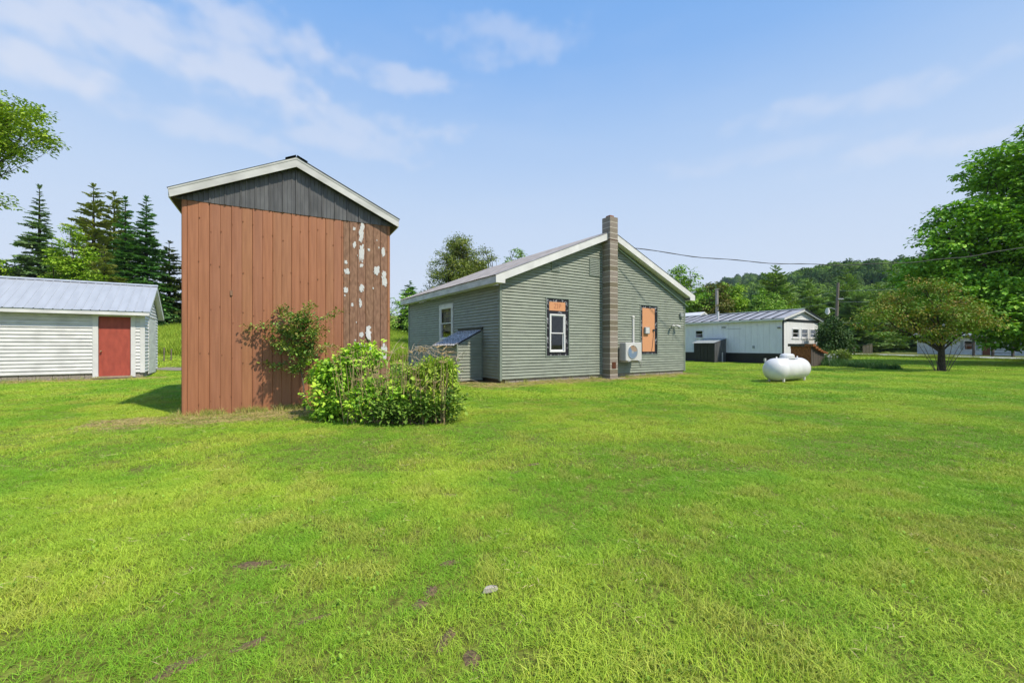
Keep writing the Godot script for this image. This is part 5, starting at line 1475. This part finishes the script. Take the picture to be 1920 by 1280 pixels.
	for k in 3:
		leafy_tree("hedge_tree", ["rounded leafy tree in the gap between shed and house", "dark leafy tree behind the gap between shed and house", "low bright bush tree by the green house's rear corner"][k], on_ground(-14.8 + k * 1.7, 50.0 + 4.0 * (k % 2)), 1.2, 0.12, heap(8, 1.0, [4.6, 5.6, 3.4][k], 2.2, 0.6, 30 + k), 6.0, big, 1.1, mid_c if k != 1 else maple_c, "trees in the gap by the house")
	conifer("spruce_tree", "small dark spruce peeping up between the shed and the house", on_ground(-13.4, 56), 7.0, 2.2, 0.3, spr, sd, 20, 10, 0.05, 0.7)
	# trees behind the green house
	leafy_tree("broad_tree", "olive green tree with pointed crown rising behind the green roof", on_ground(-4.5, 36), 3.0, 0.25, heap(26, 2.6, 9.6, 3.1, 0.9, 41), 22.0, small, 1.2, olive_c)
	leafy_tree("broad_tree", "second olive tree merged with the pointed crown behind the roof", on_ground(-2.6, 38), 3.0, 0.25, heap(16, 3.0, 9.6, 2.0, 0.7, 43), 26.0, small, 1.2, olive_c)
	leafy_tree("broad_tree", "low olive tree spilling over the eave behind the house", on_ground(-6.8, 37), 2.4, 0.2, heap(10, 2.6, 6.2, 2.0, 0.7, 44), 20.0, small, 1.2, olive_c)
	leafy_tree("young_maple", "small fresh green maple top showing above the roof slope", on_ground(0.5, 42), 4.5, 0.2, heap(10, 6.6, 10.4, 1.9, 0.8, 45), 16.0, big, 0.9, mid_c)
	# trees behind the trailer
	var names3 := [["tall light green tree over the gable's right eave", 18.6, 46.0, 9.6, 3.2, mid_c], ["bronze leafed tree behind the trailer's left end", 21.0, 44.0, 7.8, 2.4, [Color(0.210, 0.193, 0.052), Color(0.175, 0.201, 0.049)]], ["bright rounded tree behind the grey pole", 25.4, 50.0, 8.6, 3.2, lime_c], ["yellow green tree above the middle of the trailer", 28.6, 48.0, 7.6, 2.9, mid_c], ["fresh green tree behind the trailer's gable end", 31.5, 50.0, 7.2, 2.8, [Color(0.245, 0.350, 0.044), Color(0.193, 0.298, 0.044)]], ["darker tree deep behind the pale pole", 26.0, 58.0, 9.4, 3.0, maple_c], ["green tree filling between trailer and pines", 35.0, 56.0, 8.0, 3.2, mid_c]]
	for k in names3.size():
		var q: Array = names3[k]
		leafy_tree("roadside_tree", (q[0] as String).replace("right ", "").replace("left ", "far "), on_ground(q[1], q[2]), 2.4, 0.2, heap(18, 1.4, q[3] - 0.5, q[4], 0.6, 60 + k), 12.0, big, 1.2, q[5], "trees behind the trailer")
	# pines across the road
	var pin := [bough(21, 0.1, 18, 0.06), bough(22, 0.14, 16, 0.07), bough(23, 0.08, 20, 0.055)]
	var pc := [Color(0.317, 0.475, 0.132), Color(0.396, 0.541, 0.145), Color(0.251, 0.383, 0.119)]
	var spots := [[43.3, 70, 14.6, 4.6], [49.5, 78, 13.6, 4.4], [55.5, 80, 14.0, 4.6], [60.5, 78, 13.4, 4.2], [66.0, 84, 16.6, 4.8], [70.5, 82, 13.6, 4.4], [75.0, 84, 14.8, 4.6], [80.0, 86, 13.0, 4.2], [52.0, 74, 11.6, 4.2], [57.5, 71, 10.6, 4.0], [63.0, 74, 11.0, 4.0], [69.0, 75, 10.4, 4.0], [75.5, 77, 10.8, 4.0], [84.0, 80, 12.8, 4.4], [47.0, 76, 11.0, 4.2], [88.0, 84, 13.8, 4.4], [92.0, 78, 12.0, 4.2]]
	for k in spots.size():
		var q: Array = spots[k]
		conifer("pine_tree", pine_label(k), Vector3(q[0], -0.2, -q[1]), q[2], q[3], 0.3, pin, pc, 24, 10, 0.12, 0.55, "pines across the road")
	# woods on the hills: too far to tell trees apart
	var blob := []
	for k in 3: blob.append(canopy(200 + k))
	for far in 2:
		var bufs := [PackedFloat32Array(), PackedFloat32Array(), PackedFloat32Array()]
		var n: int = [6500, 3200][far]
		for i in n:
			var s := rng.randf(); var u := rng.randf() * 0.86
			var p := hill_point(far, s, u)
			var ratio := p.x / -p.z
			if ratio < 0.33 or ratio > 1.5: continue
			var sc: float = rng.randf_range(2.4, 4.4) * [1.0, 1.4][far]
			var k2 := rng.randf_range(0.75, 1.25)
			var pine := noise.get_noise_2d(p.x * 2.2, p.z * 2.2) < -0.22
			var c := Color(0.175, 0.280, 0.061) * k2 if not pine else Color(0.088, 0.158, 0.052) * k2
			inst(bufs[i % 3], Basis(Vector3.UP, rng.randf() * TAU).scaled(Vector3(sc, sc * rng.randf_range(0.9, 1.5) * (1.4 if pine else 1.0), sc)), p + Vector3(0, sc * 0.4, 0), c)
		var w := Node3D.new()
		w.name = numbered("wood", self)
		add_child(w, true)
		tag(w, ["mixed green wood covering the hillside beyond the pines", "dark wood on the farther hill behind the pine"][far], "wood", "", "stuff")
		for k in 3: scatter("canopy", blob[k], M.wood, bufs[k], w)

func pine_label(k: int) -> String:
	if k == 0: return "tallest pine, alone above the trailer's gable"
	if k == 4: return "high pine spire right behind the brown utility pole".replace("right ", "")
	if q_low.has(k): return "lower feathery pine in the front of the row across the road"
	return "taller feathery pine at the back of the row across the road"

var q_low := [8, 9, 10, 11, 12, 14]

func canopy(s: int) -> ArrayMesh:
	var r := RandomNumberGenerator.new()
	r.seed = s
	var g := Geo.new()
	for i in 620:
		var d := Vector3(r.randfn(), absf(r.randfn()) * 0.9 - 0.15, r.randfn()).normalized()
		var p := d * r.randf_range(0.72, 1.06)
		var k := r.randf_range(0.7, 1.3)
		g.col = Color(k, k, k)
		var sd := d.cross(Vector3(r.randf(), r.randf(), r.randf())).normalized()
		var up := (d.cross(sd) + d * r.randf_range(-0.6, 0.6)).normalized()
		var L := r.randf_range(0.06, 0.15)
		g.tri(p - sd * L, p - up * L, p + sd * L); g.tri(p - sd * L, p + sd * L, p + up * L)
	return g.mesh()

func shrub(called: String, label: String, at: Vector3, lobes: Array, n_per: int, sp: Array, size: float, cols: Array, stems: int, stem_mat: Material, cat := "shrub", upright := false) -> Node3D:
	var t := thing(called, label, cat, at)
	var g := Geo.new()
	var bufs := []
	for k in sp.size(): bufs.append(PackedFloat32Array())
	for L in lobes:
		var c: Vector3 = L[0]; var rad: Vector3 = L[1]
		for k in stems:
			var d := Vector3(rng.randfn(), absf(rng.randfn()), rng.randfn()).normalized()
			limb(g, Vector3(c.x * 0.5 + rng.randf_range(-0.1, 0.1), 0, c.z * 0.5 + rng.randf_range(-0.1, 0.1)), c + d * rad * 0.8, 0.011, 0.004, 0.08)
		for i in n_per:
			var d := Vector3(rng.randfn(), rng.randfn(), rng.randfn()).normalized()
			var p := c + d * rad * pow(rng.randf(), 0.4)
			if p.y < 0.04: continue
			if noise.get_noise_3d((p.x + at.x) * 300.0, p.y * 300.0, (p.z + at.z) * 300.0) < -0.16: continue
			var s := size * rng.randf_range(0.7, 1.25)
			var b := Basis(Vector3.UP, rng.randf() * TAU) * Basis(Vector3.RIGHT, rng.randf_range(-0.5, 0.5))
			if upright: b = Basis(Vector3.UP, rng.randf() * TAU)
			inst(bufs[rng.randi() % sp.size()], b.scaled(Vector3(s, s, s)), p, cols[rng.randi() % cols.size()] * rng.randf_range(0.85, 1.15))
	obj("stems", g, stem_mat, t)
	for k in sp.size():
		if bufs[k].size(): scatter("foliage", sp[k], M.leaf, bufs[k], t)
	return t

# thin strips that rise from the ground and bend over
func blades(n: int, spread: float, h0: float, h1: float, w: float, lean: float, s: int, segs := 2) -> ArrayMesh:
	var r := RandomNumberGenerator.new()
	r.seed = s
	var g := Geo.new()
	for i in n:
		var a := r.randf() * TAU
		var p := Vector3(cos(a), 0, sin(a)) * spread * sqrt(r.randf())
		var h := r.randf_range(h0, h1)
		var d := Vector3(r.randfn(), 0, r.randfn()) * lean * h
		var face := Vector3(r.randfn(), 0, r.randfn()).normalized() * w * r.randf_range(0.6, 1.2) * 0.5
		var k := r.randf_range(0.72, 1.28)
		g.col = Color(k * r.randf_range(0.9, 1.15), k, k * r.randf_range(0.7, 1.2))
		var prev := p
		var pw := face
		for q in segs:
			var u := (q + 1.0) / segs
			var nx := p + Vector3(0, h * (u - 0.25 * u * u * minf(1.0, d.length() / h)), 0) + d * u * u
			var nw := face * (1.0 - u * 0.85)
			if q == segs - 1: g.tri(prev - pw, prev + pw, nx)
			else: g.quad(prev - pw, prev + pw, nx + nw, nx - nw)
			prev = nx; pw = nw
	return g.mesh()

func make_plants() -> void:
	var round_sp := [broad_spray(12, 0.085, 0.12, 61), broad_spray(11, 0.07, 0.12, 62)]
	var small_sp := [broad_spray(14, 0.066, 0.12, 63), broad_spray(13, 0.06, 0.13, 64)]
	var slim_sp := [spray(14, 0.1, 0.028, 0.12, 0.9, 65), spray(12, 0.085, 0.026, 0.12, 0.9, 66)]
	var bright := [Color(0.305, 0.560, 0.051), Color(0.407, 0.662, 0.064), Color(0.216, 0.407, 0.051), Color(0.510, 0.737, 0.075)]
	var dusk := [Color(0.203, 0.355, 0.085), Color(0.270, 0.439, 0.085), Color(0.169, 0.288, 0.085), Color(0.405, 0.524, 0.101)]
	var yellow := [Color(0.490, 0.636, 0.073), Color(0.391, 0.539, 0.073), Color(0.319, 0.490, 0.069)]
	# slender sapling against the brown wall
	var t := thing("sapling", "slender sapling with fine dark leaves against the brown wall", "sapling", Vector3(-3.86, 0, -7.95))
	var g := Geo.new()
	g.tube([Vector3(0, -0.05, 0), Vector3(-0.03, 0.5, 0), Vector3(-0.1, 1.0, 0.02), Vector3(-0.12, 1.75, 0)], [0.018, 0.015, 0.011, 0.005], 7, false)
	var bufs := [PackedFloat32Array(), PackedFloat32Array()]
	for k in 34:
		var y := 0.68 + 1.05 * pow(k / 34.0, 0.8)
		var a := k * 2.4
		var reach := 0.8 * (1.0 - 0.4 * absf(y - 1.1)) * pow(rng.randf(), 0.8) + 0.12
		if k % 6 == 0: reach *= 1.35
		var base := Vector3(-0.08, y, 0)
		var tip := base + Vector3(cos(a) * reach, rng.randf_range(-0.1, 0.42), sin(a) * reach * 0.5)
		g.tube([base, base.lerp(tip, 0.5) + Vector3(0, 0.04, 0), tip], [0.006, 0.004, 0.002], 4, false)
		for q in 13:
			var p := base.lerp(tip, 0.2 + 0.8 * q / 12.0) + Vector3(rng.randf_range(-0.06, 0.06), rng.randf_range(-0.05, 0.06), rng.randf_range(-0.06, 0.06))
			var c: Color = dusk[rng.randi() % 4]
			if q > 9: c = [Color(0.290, 0.348, 0.058), Color(0.348, 0.290, 0.087), Color(0.232, 0.319, 0.058)][rng.randi() % 3]
			var s := rng.randf_range(0.65, 1.0)
			inst(bufs[q % 2], Basis(Vector3.UP, rng.randf() * TAU).scaled(Vector3(s, s, s)), p, c)
	obj("stem", g, M.twig, t)
	for k in 2: scatter("foliage", small_sp[k], M.leaf, bufs[k], t)
	# shrubs in front of the shed's corner
	var e := func(x: float, y: float, z: float, rx: float, ry: float, rz: float) -> Array: return [Vector3(x, y, z), Vector3(rx, ry, rz)]
	shrub("broadleaf_shrub", "bright green shrub with rounded leaves beside the sapling", Vector3(-2.85, 0, -7.35), [e.call(-0.25, 0.35, 0.15, 0.36, 0.34, 0.34), e.call(-0.42, 0.72, -0.1, 0.26, 0.26, 0.24), e.call(0.08, 0.75, 0.0, 0.45, 0.42, 0.4), e.call(0.22, 0.4, 0.2, 0.42, 0.38, 0.36), e.call(0.28, 1.02, -0.05, 0.34, 0.26, 0.32), e.call(-0.05, 0.2, 0.25, 0.4, 0.22, 0.3)], 150, round_sp, 0.95, bright, 8, M.twig)
	shrub("broadleaf_shrub", "low leafy shrub in the middle of the weed bed", Vector3(-2.02, 0, -6.95), [e.call(-0.1, 0.42, 0.0, 0.34, 0.3, 0.3), e.call(0.25, 0.35, 0.1, 0.36, 0.32, 0.3), e.call(-0.3, 0.3, 0.15, 0.32, 0.3, 0.28), e.call(-0.32, 0.55, -0.05, 0.2, 0.16, 0.2)], 110, round_sp, 0.8, bright, 8, M.twig)
	shrub("rose_bush", "loose yellow green bush at the end of the weed bed", Vector3(-1.42, 0, -7.05), [e.call(0.0, 0.5, 0.0, 0.38, 0.36, 0.34), e.call(0.34, 0.32, 0.05, 0.34, 0.26, 0.32), e.call(0.02, 0.8, -0.05, 0.26, 0.22, 0.24), e.call(-0.3, 0.62, 0.05, 0.34, 0.34, 0.3), e.call(0.34, 0.72, 0.0, 0.11, 0.3, 0.11), e.call(0.05, 0.28, 0.2, 0.45, 0.22, 0.26)], 120, [small_sp[0], slim_sp[0], small_sp[1]], 0.95, yellow, 4, M.twig)
	shrub("leafy_weed", "glossy dark weeds spreading low at the bed's sunny end", Vector3(-1.12, 0, -6.85), [e.call(0.0, 0.25, 0.0, 0.36, 0.24, 0.26), e.call(-0.4, 0.24, 0.1, 0.34, 0.22, 0.24), e.call(-0.75, 0.2, 0.2, 0.3, 0.2, 0.2)], 130, small_sp, 1.05, [Color(0.2, 0.34, 0.05), Color(0.102, 0.203, 0.036), Color(0.160, 0.275, 0.043)], 5, M.twig, "weed")
	# dry stalks with pale seed heads
	var dry := thing("dry_stalks", "tangle of dry tan stalks with pale seed heads in the weed bed", "dry stalks", Vector3(-1.84, 0, -6.98))
	var dg := Geo.new()
	for k in 240:
		var p := Vector3(rng.randf_range(-0.8, 0.8), 0, rng.randf_range(-0.35, 0.35))
		var h := rng.randf_range(0.5, 1.22)
		var q := p + Vector3(rng.randfn() * 0.14, h, rng.randfn() * 0.1)
		var c := rng.randf_range(0.75, 1.2)
		dg.col = Color(0.5 * c, 0.37 * c, 0.2 * c)
		dg.tube([p, p.lerp(q, 0.5) + Vector3(rng.randfn() * 0.03, 0, 0), q], [0.0042, 0.0034, 0.0018], 4, false)
		if k % 3 == 0:
			for j in 6: dg.tube([q, q + Vector3(rng.randfn() * 0.05, rng.randf_range(-0.01, 0.06), rng.randfn() * 0.05)], [0.006, 0.003], 4, false)
	obj("stalks", dg, M.dry, dry).set_meta("kind", "stuff")
	var arch := thing("bent_twig", "pale bare twig arching up before the peeling wall", "twig", Vector3(-2.2, 0, -7.5))
	var ag := Geo.new()
	ag.col = Color(0.725, 0.580, 0.392)
	ag.tube([Vector3(0, 0, 0), Vector3(-0.04, 0.5, 0), Vector3(0.02, 0.95, 0.02), Vector3(0.16, 1.25, 0.04), Vector3(0.3, 1.4, 0.05)], [0.009, 0.008, 0.007, 0.005, 0.003], 5, false)
	ag.tube([Vector3(0.08, 1.1, 0.03), Vector3(0.25, 1.22, 0.06), Vector3(0.32, 1.3, 0.06)], [0.005, 0.004, 0.002], 5, false)
	obj("stem", ag, M.dry, arch)
	var stick := thing("brush_pile", "heap of pale dry brush against the bulkhead's siding", "brush", Vector3(-2.15, 0, -13.4))
	var bg := Geo.new()
	for k in 150:
		var c := rng.randf_range(0.7, 1.2)
		bg.col = Color(0.5 * c, 0.43 * c, 0.34 * c)
		var a := Vector3(rng.randf_range(-1.1, 0.55), rng.randf_range(0.0, 1.0), rng.randf_range(-0.8, 0.2))
		a.y *= 1.25
		if a.x > 0.0: a.y *= 0.7
		var b := a + Vector3(rng.randfn() * 0.25, rng.randf_range(-0.2, 0.3), rng.randfn() * 0.2)
		b.y = maxf(0.0, b.y)
		bg.tube([a, a.lerp(b, 0.5) + Vector3(0, 0.05, 0), b], [0.008, 0.006, 0.003], 4, false)
	obj("twigs", bg, M.dry, stick).set_meta("kind", "stuff")
	# iris bed by the hutch
	var iris := thing("iris_bed", "long clump of dark green iris leaves with a few white flowers", "iris bed", Vector3(19.0, 0, -23.4))
	var ib := PackedFloat32Array()
	var im := blades(26, 0.22, 0.3, 0.58, 0.035, 0.28, 71, 3)
	for k in 150:
		var s := rng.randf()
		var p := Vector3(lerpf(0.15, -0.3, s) + rng.randfn() * 0.32, 0, lerpf(2.0, -2.6, s) + rng.randfn() * 0.1)
		var sz := rng.randf_range(0.8, 1.25) * lerpf(0.6, 1.1, s)
		inst(ib, Basis(Vector3.UP, rng.randf() * TAU).scaled(Vector3(sz, sz, sz)), p, Color(0.072, 0.167, 0.043) * rng.randf_range(0.8, 1.3))
	scatter("leaves", im, M.leaf, ib, iris)
	var fg := Geo.new()
	for k in 16:
		var p := Vector3(-0.25 + rng.randfn() * 0.25, rng.randf_range(0.5, 0.72), rng.randf_range(-2.7, -1.2))
		for q in 5: fg.tri(p, p + Vector3(rng.randfn(), rng.randf(), rng.randfn()) * 0.05, p + Vector3(rng.randfn(), rng.randf(), rng.randfn()) * 0.05)
		fg.tube([Vector3(p.x, 0, p.z), p], [0.004, 0.004], 4, false)
	obj("flowers", fg, M.white, iris).set_meta("kind", "stuff")
	# lilac by the trailer
	shrub("lilac_bush", "tall dark green lilac bush at the trailer's far corner", Vector3(21.1, 0, -28.2), [e.call(0.0, 1.0, 0.0, 0.9, 1.0, 0.8), e.call(-0.2, 1.9, 0.0, 0.75, 0.8, 0.7), e.call(0.5, 1.3, 0.3, 0.7, 0.9, 0.7), e.call(0.2, 2.5, 0.0, 0.45, 0.5, 0.45), e.call(-0.5, 0.7, 0.4, 0.7, 0.6, 0.6)], 260, [broad_spray(12, 0.13, 0.2, 67)], 1.0, [Color(0.072, 0.138, 0.043), Color(0.094, 0.174, 0.051)], 6, M.bark, "bush")
	shrub("lilac_bush", "pale yellow green bush low beside the wooden hutch", Vector3(19.9, 0, -26.4), [e.call(0.0, 0.4, 0.0, 0.5, 0.4, 0.5), e.call(0.4, 0.5, 0.2, 0.45, 0.4, 0.45)], 200, [broad_spray(12, 0.09, 0.16, 68)], 1.0, [Color(0.290, 0.392, 0.087), Color(0.348, 0.420, 0.131)], 6, M.twig, "bush")

func make_grass() -> void:
	var fg := Transform3D(Basis(Vector3.UP, deg_to_rad(32.97)), Vector3(-0.377, 0, -13.7)).affine_inverse()
	var fb := Transform3D(Basis(Vector3.UP, deg_to_rad(28.5)), Vector3(-5.78, 0, -7.46)).affine_inverse()
	var fw := Transform3D(Basis(Vector3.UP, deg_to_rad(32.97)), Vector3(-14.08, 0, -16.3)).affine_inverse()
	var ft := Transform3D(Basis(Vector3.UP, deg_to_rad(32.5)), Vector3(17.4, 0, -27.4)).affine_inverse()
	var lawn := Node3D.new()
	lawn.name = "lawn_grass"
	add_child(lawn, true)
	tag(lawn, "short mown green lawn grass covering the yard", "grass", "", "stuff")
	# zones: near, far, tufts per square metre, spread, blade heights, width, blades, size
	var zones := [[0.5, 4.2, 620.0, blades(42, 0.055, 0.018, 0.04, 0.0032, 0.65, 81, 3), blades(40, 0.06, 0.016, 0.036, 0.0035, 0.85, 82, 3)],
		[4.2, 9.5, 300.0, blades(36, 0.085, 0.02, 0.042, 0.0053, 0.7, 83, 2), blades(36, 0.085, 0.018, 0.038, 0.0057, 0.85, 84, 2)],
		[9.5, 20.0, 95.0, blades(36, 0.15, 0.03, 0.06, 0.012, 0.9, 85, 2), blades(36, 0.15, 0.03, 0.055, 0.013, 1.0, 86, 2)],
		[20.0, 36.0, 26.0, blades(40, 0.3, 0.035, 0.065, 0.022, 1.0, 87, 2), blades(40, 0.3, 0.035, 0.065, 0.024, 1.0, 88, 2)],
		[36.0, 66.0, 9.0, blades(44, 0.55, 0.04, 0.08, 0.045, 1.0, 89, 1), blades(44, 0.55, 0.04, 0.08, 0.05, 1.0, 90, 1)]]
	var straw := PackedFloat32Array()
	var weeds := PackedFloat32Array()
	for zi in zones.size():
		var Z: Array = zones[zi]
		var bufs := [PackedFloat32Array(), PackedFloat32Array()]
		var d0: float = Z[0]; var d1: float = Z[1]
		var area := 1.3 * (d1 * d1 - d0 * d0) + 7.2 * (d1 - d0)
		var n := int(area * Z[2])
		for i in n:
			# even over the area seen
			var d := sqrt(lerpf(d0 * d0, d1 * d1, rng.randf()))
			var half := 1.3 * d + 3.6
			var x := rng.randf_range(-half, half)
			var z := -d
			if x > road_x(z) - 1.5: continue
			var p := Vector3(x, 0, z)
			if d > 6.0:
				if in_box(p, fb, 0.0, 3.6, -4.4, 0.0) or in_box(p, fg, 0.0, 9.55, -8.5, 0.0) or in_box(p, fg, -0.98, 0.0, -2.85, -1.15) or in_box(p, fw, -7.4, 0.0, -3.3, 0.0) or in_box(p, ft, -0.05, 5.0, -14.0, 0.0): continue
			if z < -19.75 and z > -21.1 and x < -6.5 and x > -17.2: continue
			var bare := false
			if d < 5.0:
				for s in soil_spots:
					var q := (p - Vector3(s[0], 0, -s[1])).rotated(Vector3.UP, -s[4])
					if pow(q.x / s[2], 2) + pow(q.z / s[3], 2) < 1.0 + rng.randf_range(-0.6, 0.35): bare = true
			if bare and rng.randf() < 0.86: continue
			var n1 := noise.get_noise_2d(x * 30.0, z * 30.0)
			var n2 := noise.get_noise_2d(x * 95.0 + 300.0, z * 95.0)
			var n3 := noise.get_noise_2d(x * 260.0, z * 260.0 + 700.0)
			# dry turf beside the walls
			var dryness := 0.0
			if d > 5.0:
				var a := fb * p; var b := fg * p; var c := fw * p
				var wob := n2 * 0.5
				if a.x > -1.2 and a.x < 3.8 and a.z > -0.1: dryness = maxf(dryness, 1.0 - smoothstep(0.7, 1.5, a.z + wob + (0.0 if a.x > -0.1 else 0.25)))
				if b.x > -1.3 and b.x < 9.8 and b.z > -1.3: dryness = maxf(dryness, 1.0 - smoothstep(0.8, 1.5, b.z + wob + maxf(0.0, b.x - 7.0) * 0.25))
				if c.x > -8.0 and c.x < 0.8 and c.z > -0.2: dryness = maxf(dryness, 1.0 - smoothstep(0.7, 1.5, c.z + wob))
			var k := clampf(0.5 + n1 * 1.3 + n2 * 0.7 + n3 * 0.4, 0.0, 1.0)
			var col := Color(0.26, 0.5, 0.035).lerp(Color(0.48, 0.64, 0.065), k)
			if n2 > 0.1 and n3 > 0.0: col = col.lerp(Color(0.5, 0.42, 0.13), clampf((n2 - 0.1) * 2.0 + n3 * 0.6, 0.0, 0.34))
			if x > 2.4 and d < 3.1: col = col.lerp(Color(0.44, 0.36, 0.09), clampf((x - 2.4) * 1.4, 0.0, 0.6) * (0.6 + n3))
			if rng.randf() < dryness * 0.85:
				col = Color(0.66, 0.52, 0.24) * rng.randf_range(0.75, 1.2)
				if rng.randf() < 0.25: continue
			var b2 := Basis(Vector3.UP, rng.randf() * TAU)
			var sz := rng.randf_range(0.8, 1.25) * (1.0 + n1 * 0.35 + maxf(0.0, n3 - 0.18) * 0.7)
			if dryness > 0.4: sz *= 0.7
			inst(bufs[i % 2], b2.scaled(Vector3(sz, sz * (1.0 + n2 * 0.5), sz)), Vector3(x, ground_y(x, z) - 0.004, z), col * rng.randf_range(0.88, 1.12))
			if zi < 2 and n2 > 0.0 and rng.randf() < 0.06 * (1.0 if zi == 0 else 1.2):
				var ws := rng.randf_range(0.4, 0.85)
				inst(weeds, b2.scaled(Vector3(ws, ws, ws)), Vector3(x, ground_y(x, z) + 0.012, z), Color(0.26, 0.44, 0.05) * rng.randf_range(0.8, 1.3))
			if zi < 3 and rng.randf() < 0.012 + 0.35 * dryness:
				var ss: float = rng.randf_range(0.6, 1.3) * [0.7, 1.0, 1.4][zi]
				inst(straw, b2.scaled(Vector3(ss, ss, ss)), Vector3(x, ground_y(x, z) + 0.03 * (1.0 - dryness * 0.6), z), Color(0.5, 0.4, 0.2) * rng.randf_range(0.7, 1.2))
		for k in 2: scatter("grass_blades", Z[3 + k], M.grass, bufs[k], lawn)
	# longer tufts the mower misses along the walls
	var edge := PackedFloat32Array()
	var long := blades(22, 0.09, 0.07, 0.2, 0.008, 0.45, 95, 3)
	for k in 420:
		var f: Transform3D = [fb, fg, fw, fb][k % 4].affine_inverse()
		var q: Vector3
		match k % 4:
			0: q = f * Vector3(rng.randf_range(-0.05, 2.0), 0, 0.03 + absf(rng.randfn()) * 0.06)
			1: q = f * Vector3(rng.randf_range(0.0, 9.6), 0, 0.05 + absf(rng.randfn()) * 0.12)
			2: q = f * Vector3(rng.randf_range(-6.0, 0.1), 0, 0.05 + absf(rng.randfn()) * 0.12)
			3: q = f * Vector3(-0.04 - absf(rng.randfn()) * 0.06, 0, rng.randf_range(-4.3, 0.1))
		if rng.randf() < 0.35: continue
		var es := rng.randf_range(0.45, 1.1)
		inst(edge, Basis(Vector3.UP, rng.randf() * TAU).scaled(Vector3(es, es, es)), Vector3(q.x, ground_y(q.x, q.z), q.z), Color(0.3, 0.44, 0.06).lerp(Color(0.6, 0.5, 0.22), rng.randf()))
	scatter("wall_tufts", long, M.grass, edge, lawn)
	var clover := broad_spray(9, 0.034, 0.035, 91)
	var wd := scatter("clover", clover, M.leaf, weeds)
	tag(wd, "low clover and broadleaf weeds dotted through the lawn", "clover", "", "stuff")
	var sm := Geo.new()
	for i in 5:
		var a := rng.randf() * TAU
		var p := Vector3(rng.randf_range(-0.05, 0.05), 0, rng.randf_range(-0.05, 0.05))
		var dd := Vector3(cos(a), rng.randf_range(-0.1, 0.2), sin(a)) * 0.07
		sm.tri(p, p + dd, p + dd * 0.5 + Vector3(-sin(a), 0.3, cos(a)) * 0.004)
	var st := scatter("straw", sm.mesh(), M.dry, straw)
	tag(st, "loose dry straw clippings scattered on the lawn and by walls", "straw", "", "stuff")
	# unmown meadow behind the sheds and the rough verge along the road
	var tall := blades(60, 0.4, 0.35, 0.95, 0.03, 0.3, 92, 2)
	var mb := PackedFloat32Array()
	for i in 16000:
		var d := rng.randf_range(26.0, 52.0)
		var ratio := rng.randf_range(-0.92, -0.18)
		if ratio > -0.62 and ratio < -0.36: continue
		var x := ratio * d
		if in_box(Vector3(x, 0, -d), fg, -0.5, 9.55, -9.0, 0.0): continue
		var s := rng.randf_range(0.7, 1.2)
		inst(mb, Basis(Vector3.UP, rng.randf() * TAU).scaled(Vector3(s, s * (0.75 + 0.5 * noise.get_noise_2d(x * 40, d * 40)), s)), on_ground(x, d), Color(0.28, 0.46, 0.04).lerp(Color(0.4, 0.5, 0.06), rng.randf()) * rng.randf_range(0.85, 1.15))
	tag(scatter("meadow_grass", tall, M.grass, mb), "tall uncut meadow grass behind the sheds", "grass", "", "stuff")
	var vb := PackedFloat32Array()
	for i in 5200:
		var z := -rng.randf_range(24.0, 75.0)
		var x := road_x(z) - rng.randf_range(0.5, 2.6)
		var s := rng.randf_range(0.14, 0.34) * (1.0 + 1.2 * maxf(0.0, noise.get_noise_2d(z * 60.0, 5.0)))
		inst(vb, Basis(Vector3.UP, rng.randf() * TAU).scaled(Vector3(s, s, s)), on_ground(x, -z), Color(0.2, 0.32, 0.03).lerp(Color(0.36, 0.4, 0.05), rng.randf()))
	tag(scatter("verge_grass", tall, M.grass, vb), "rough uncut grass along the road verge", "grass", "", "stuff")
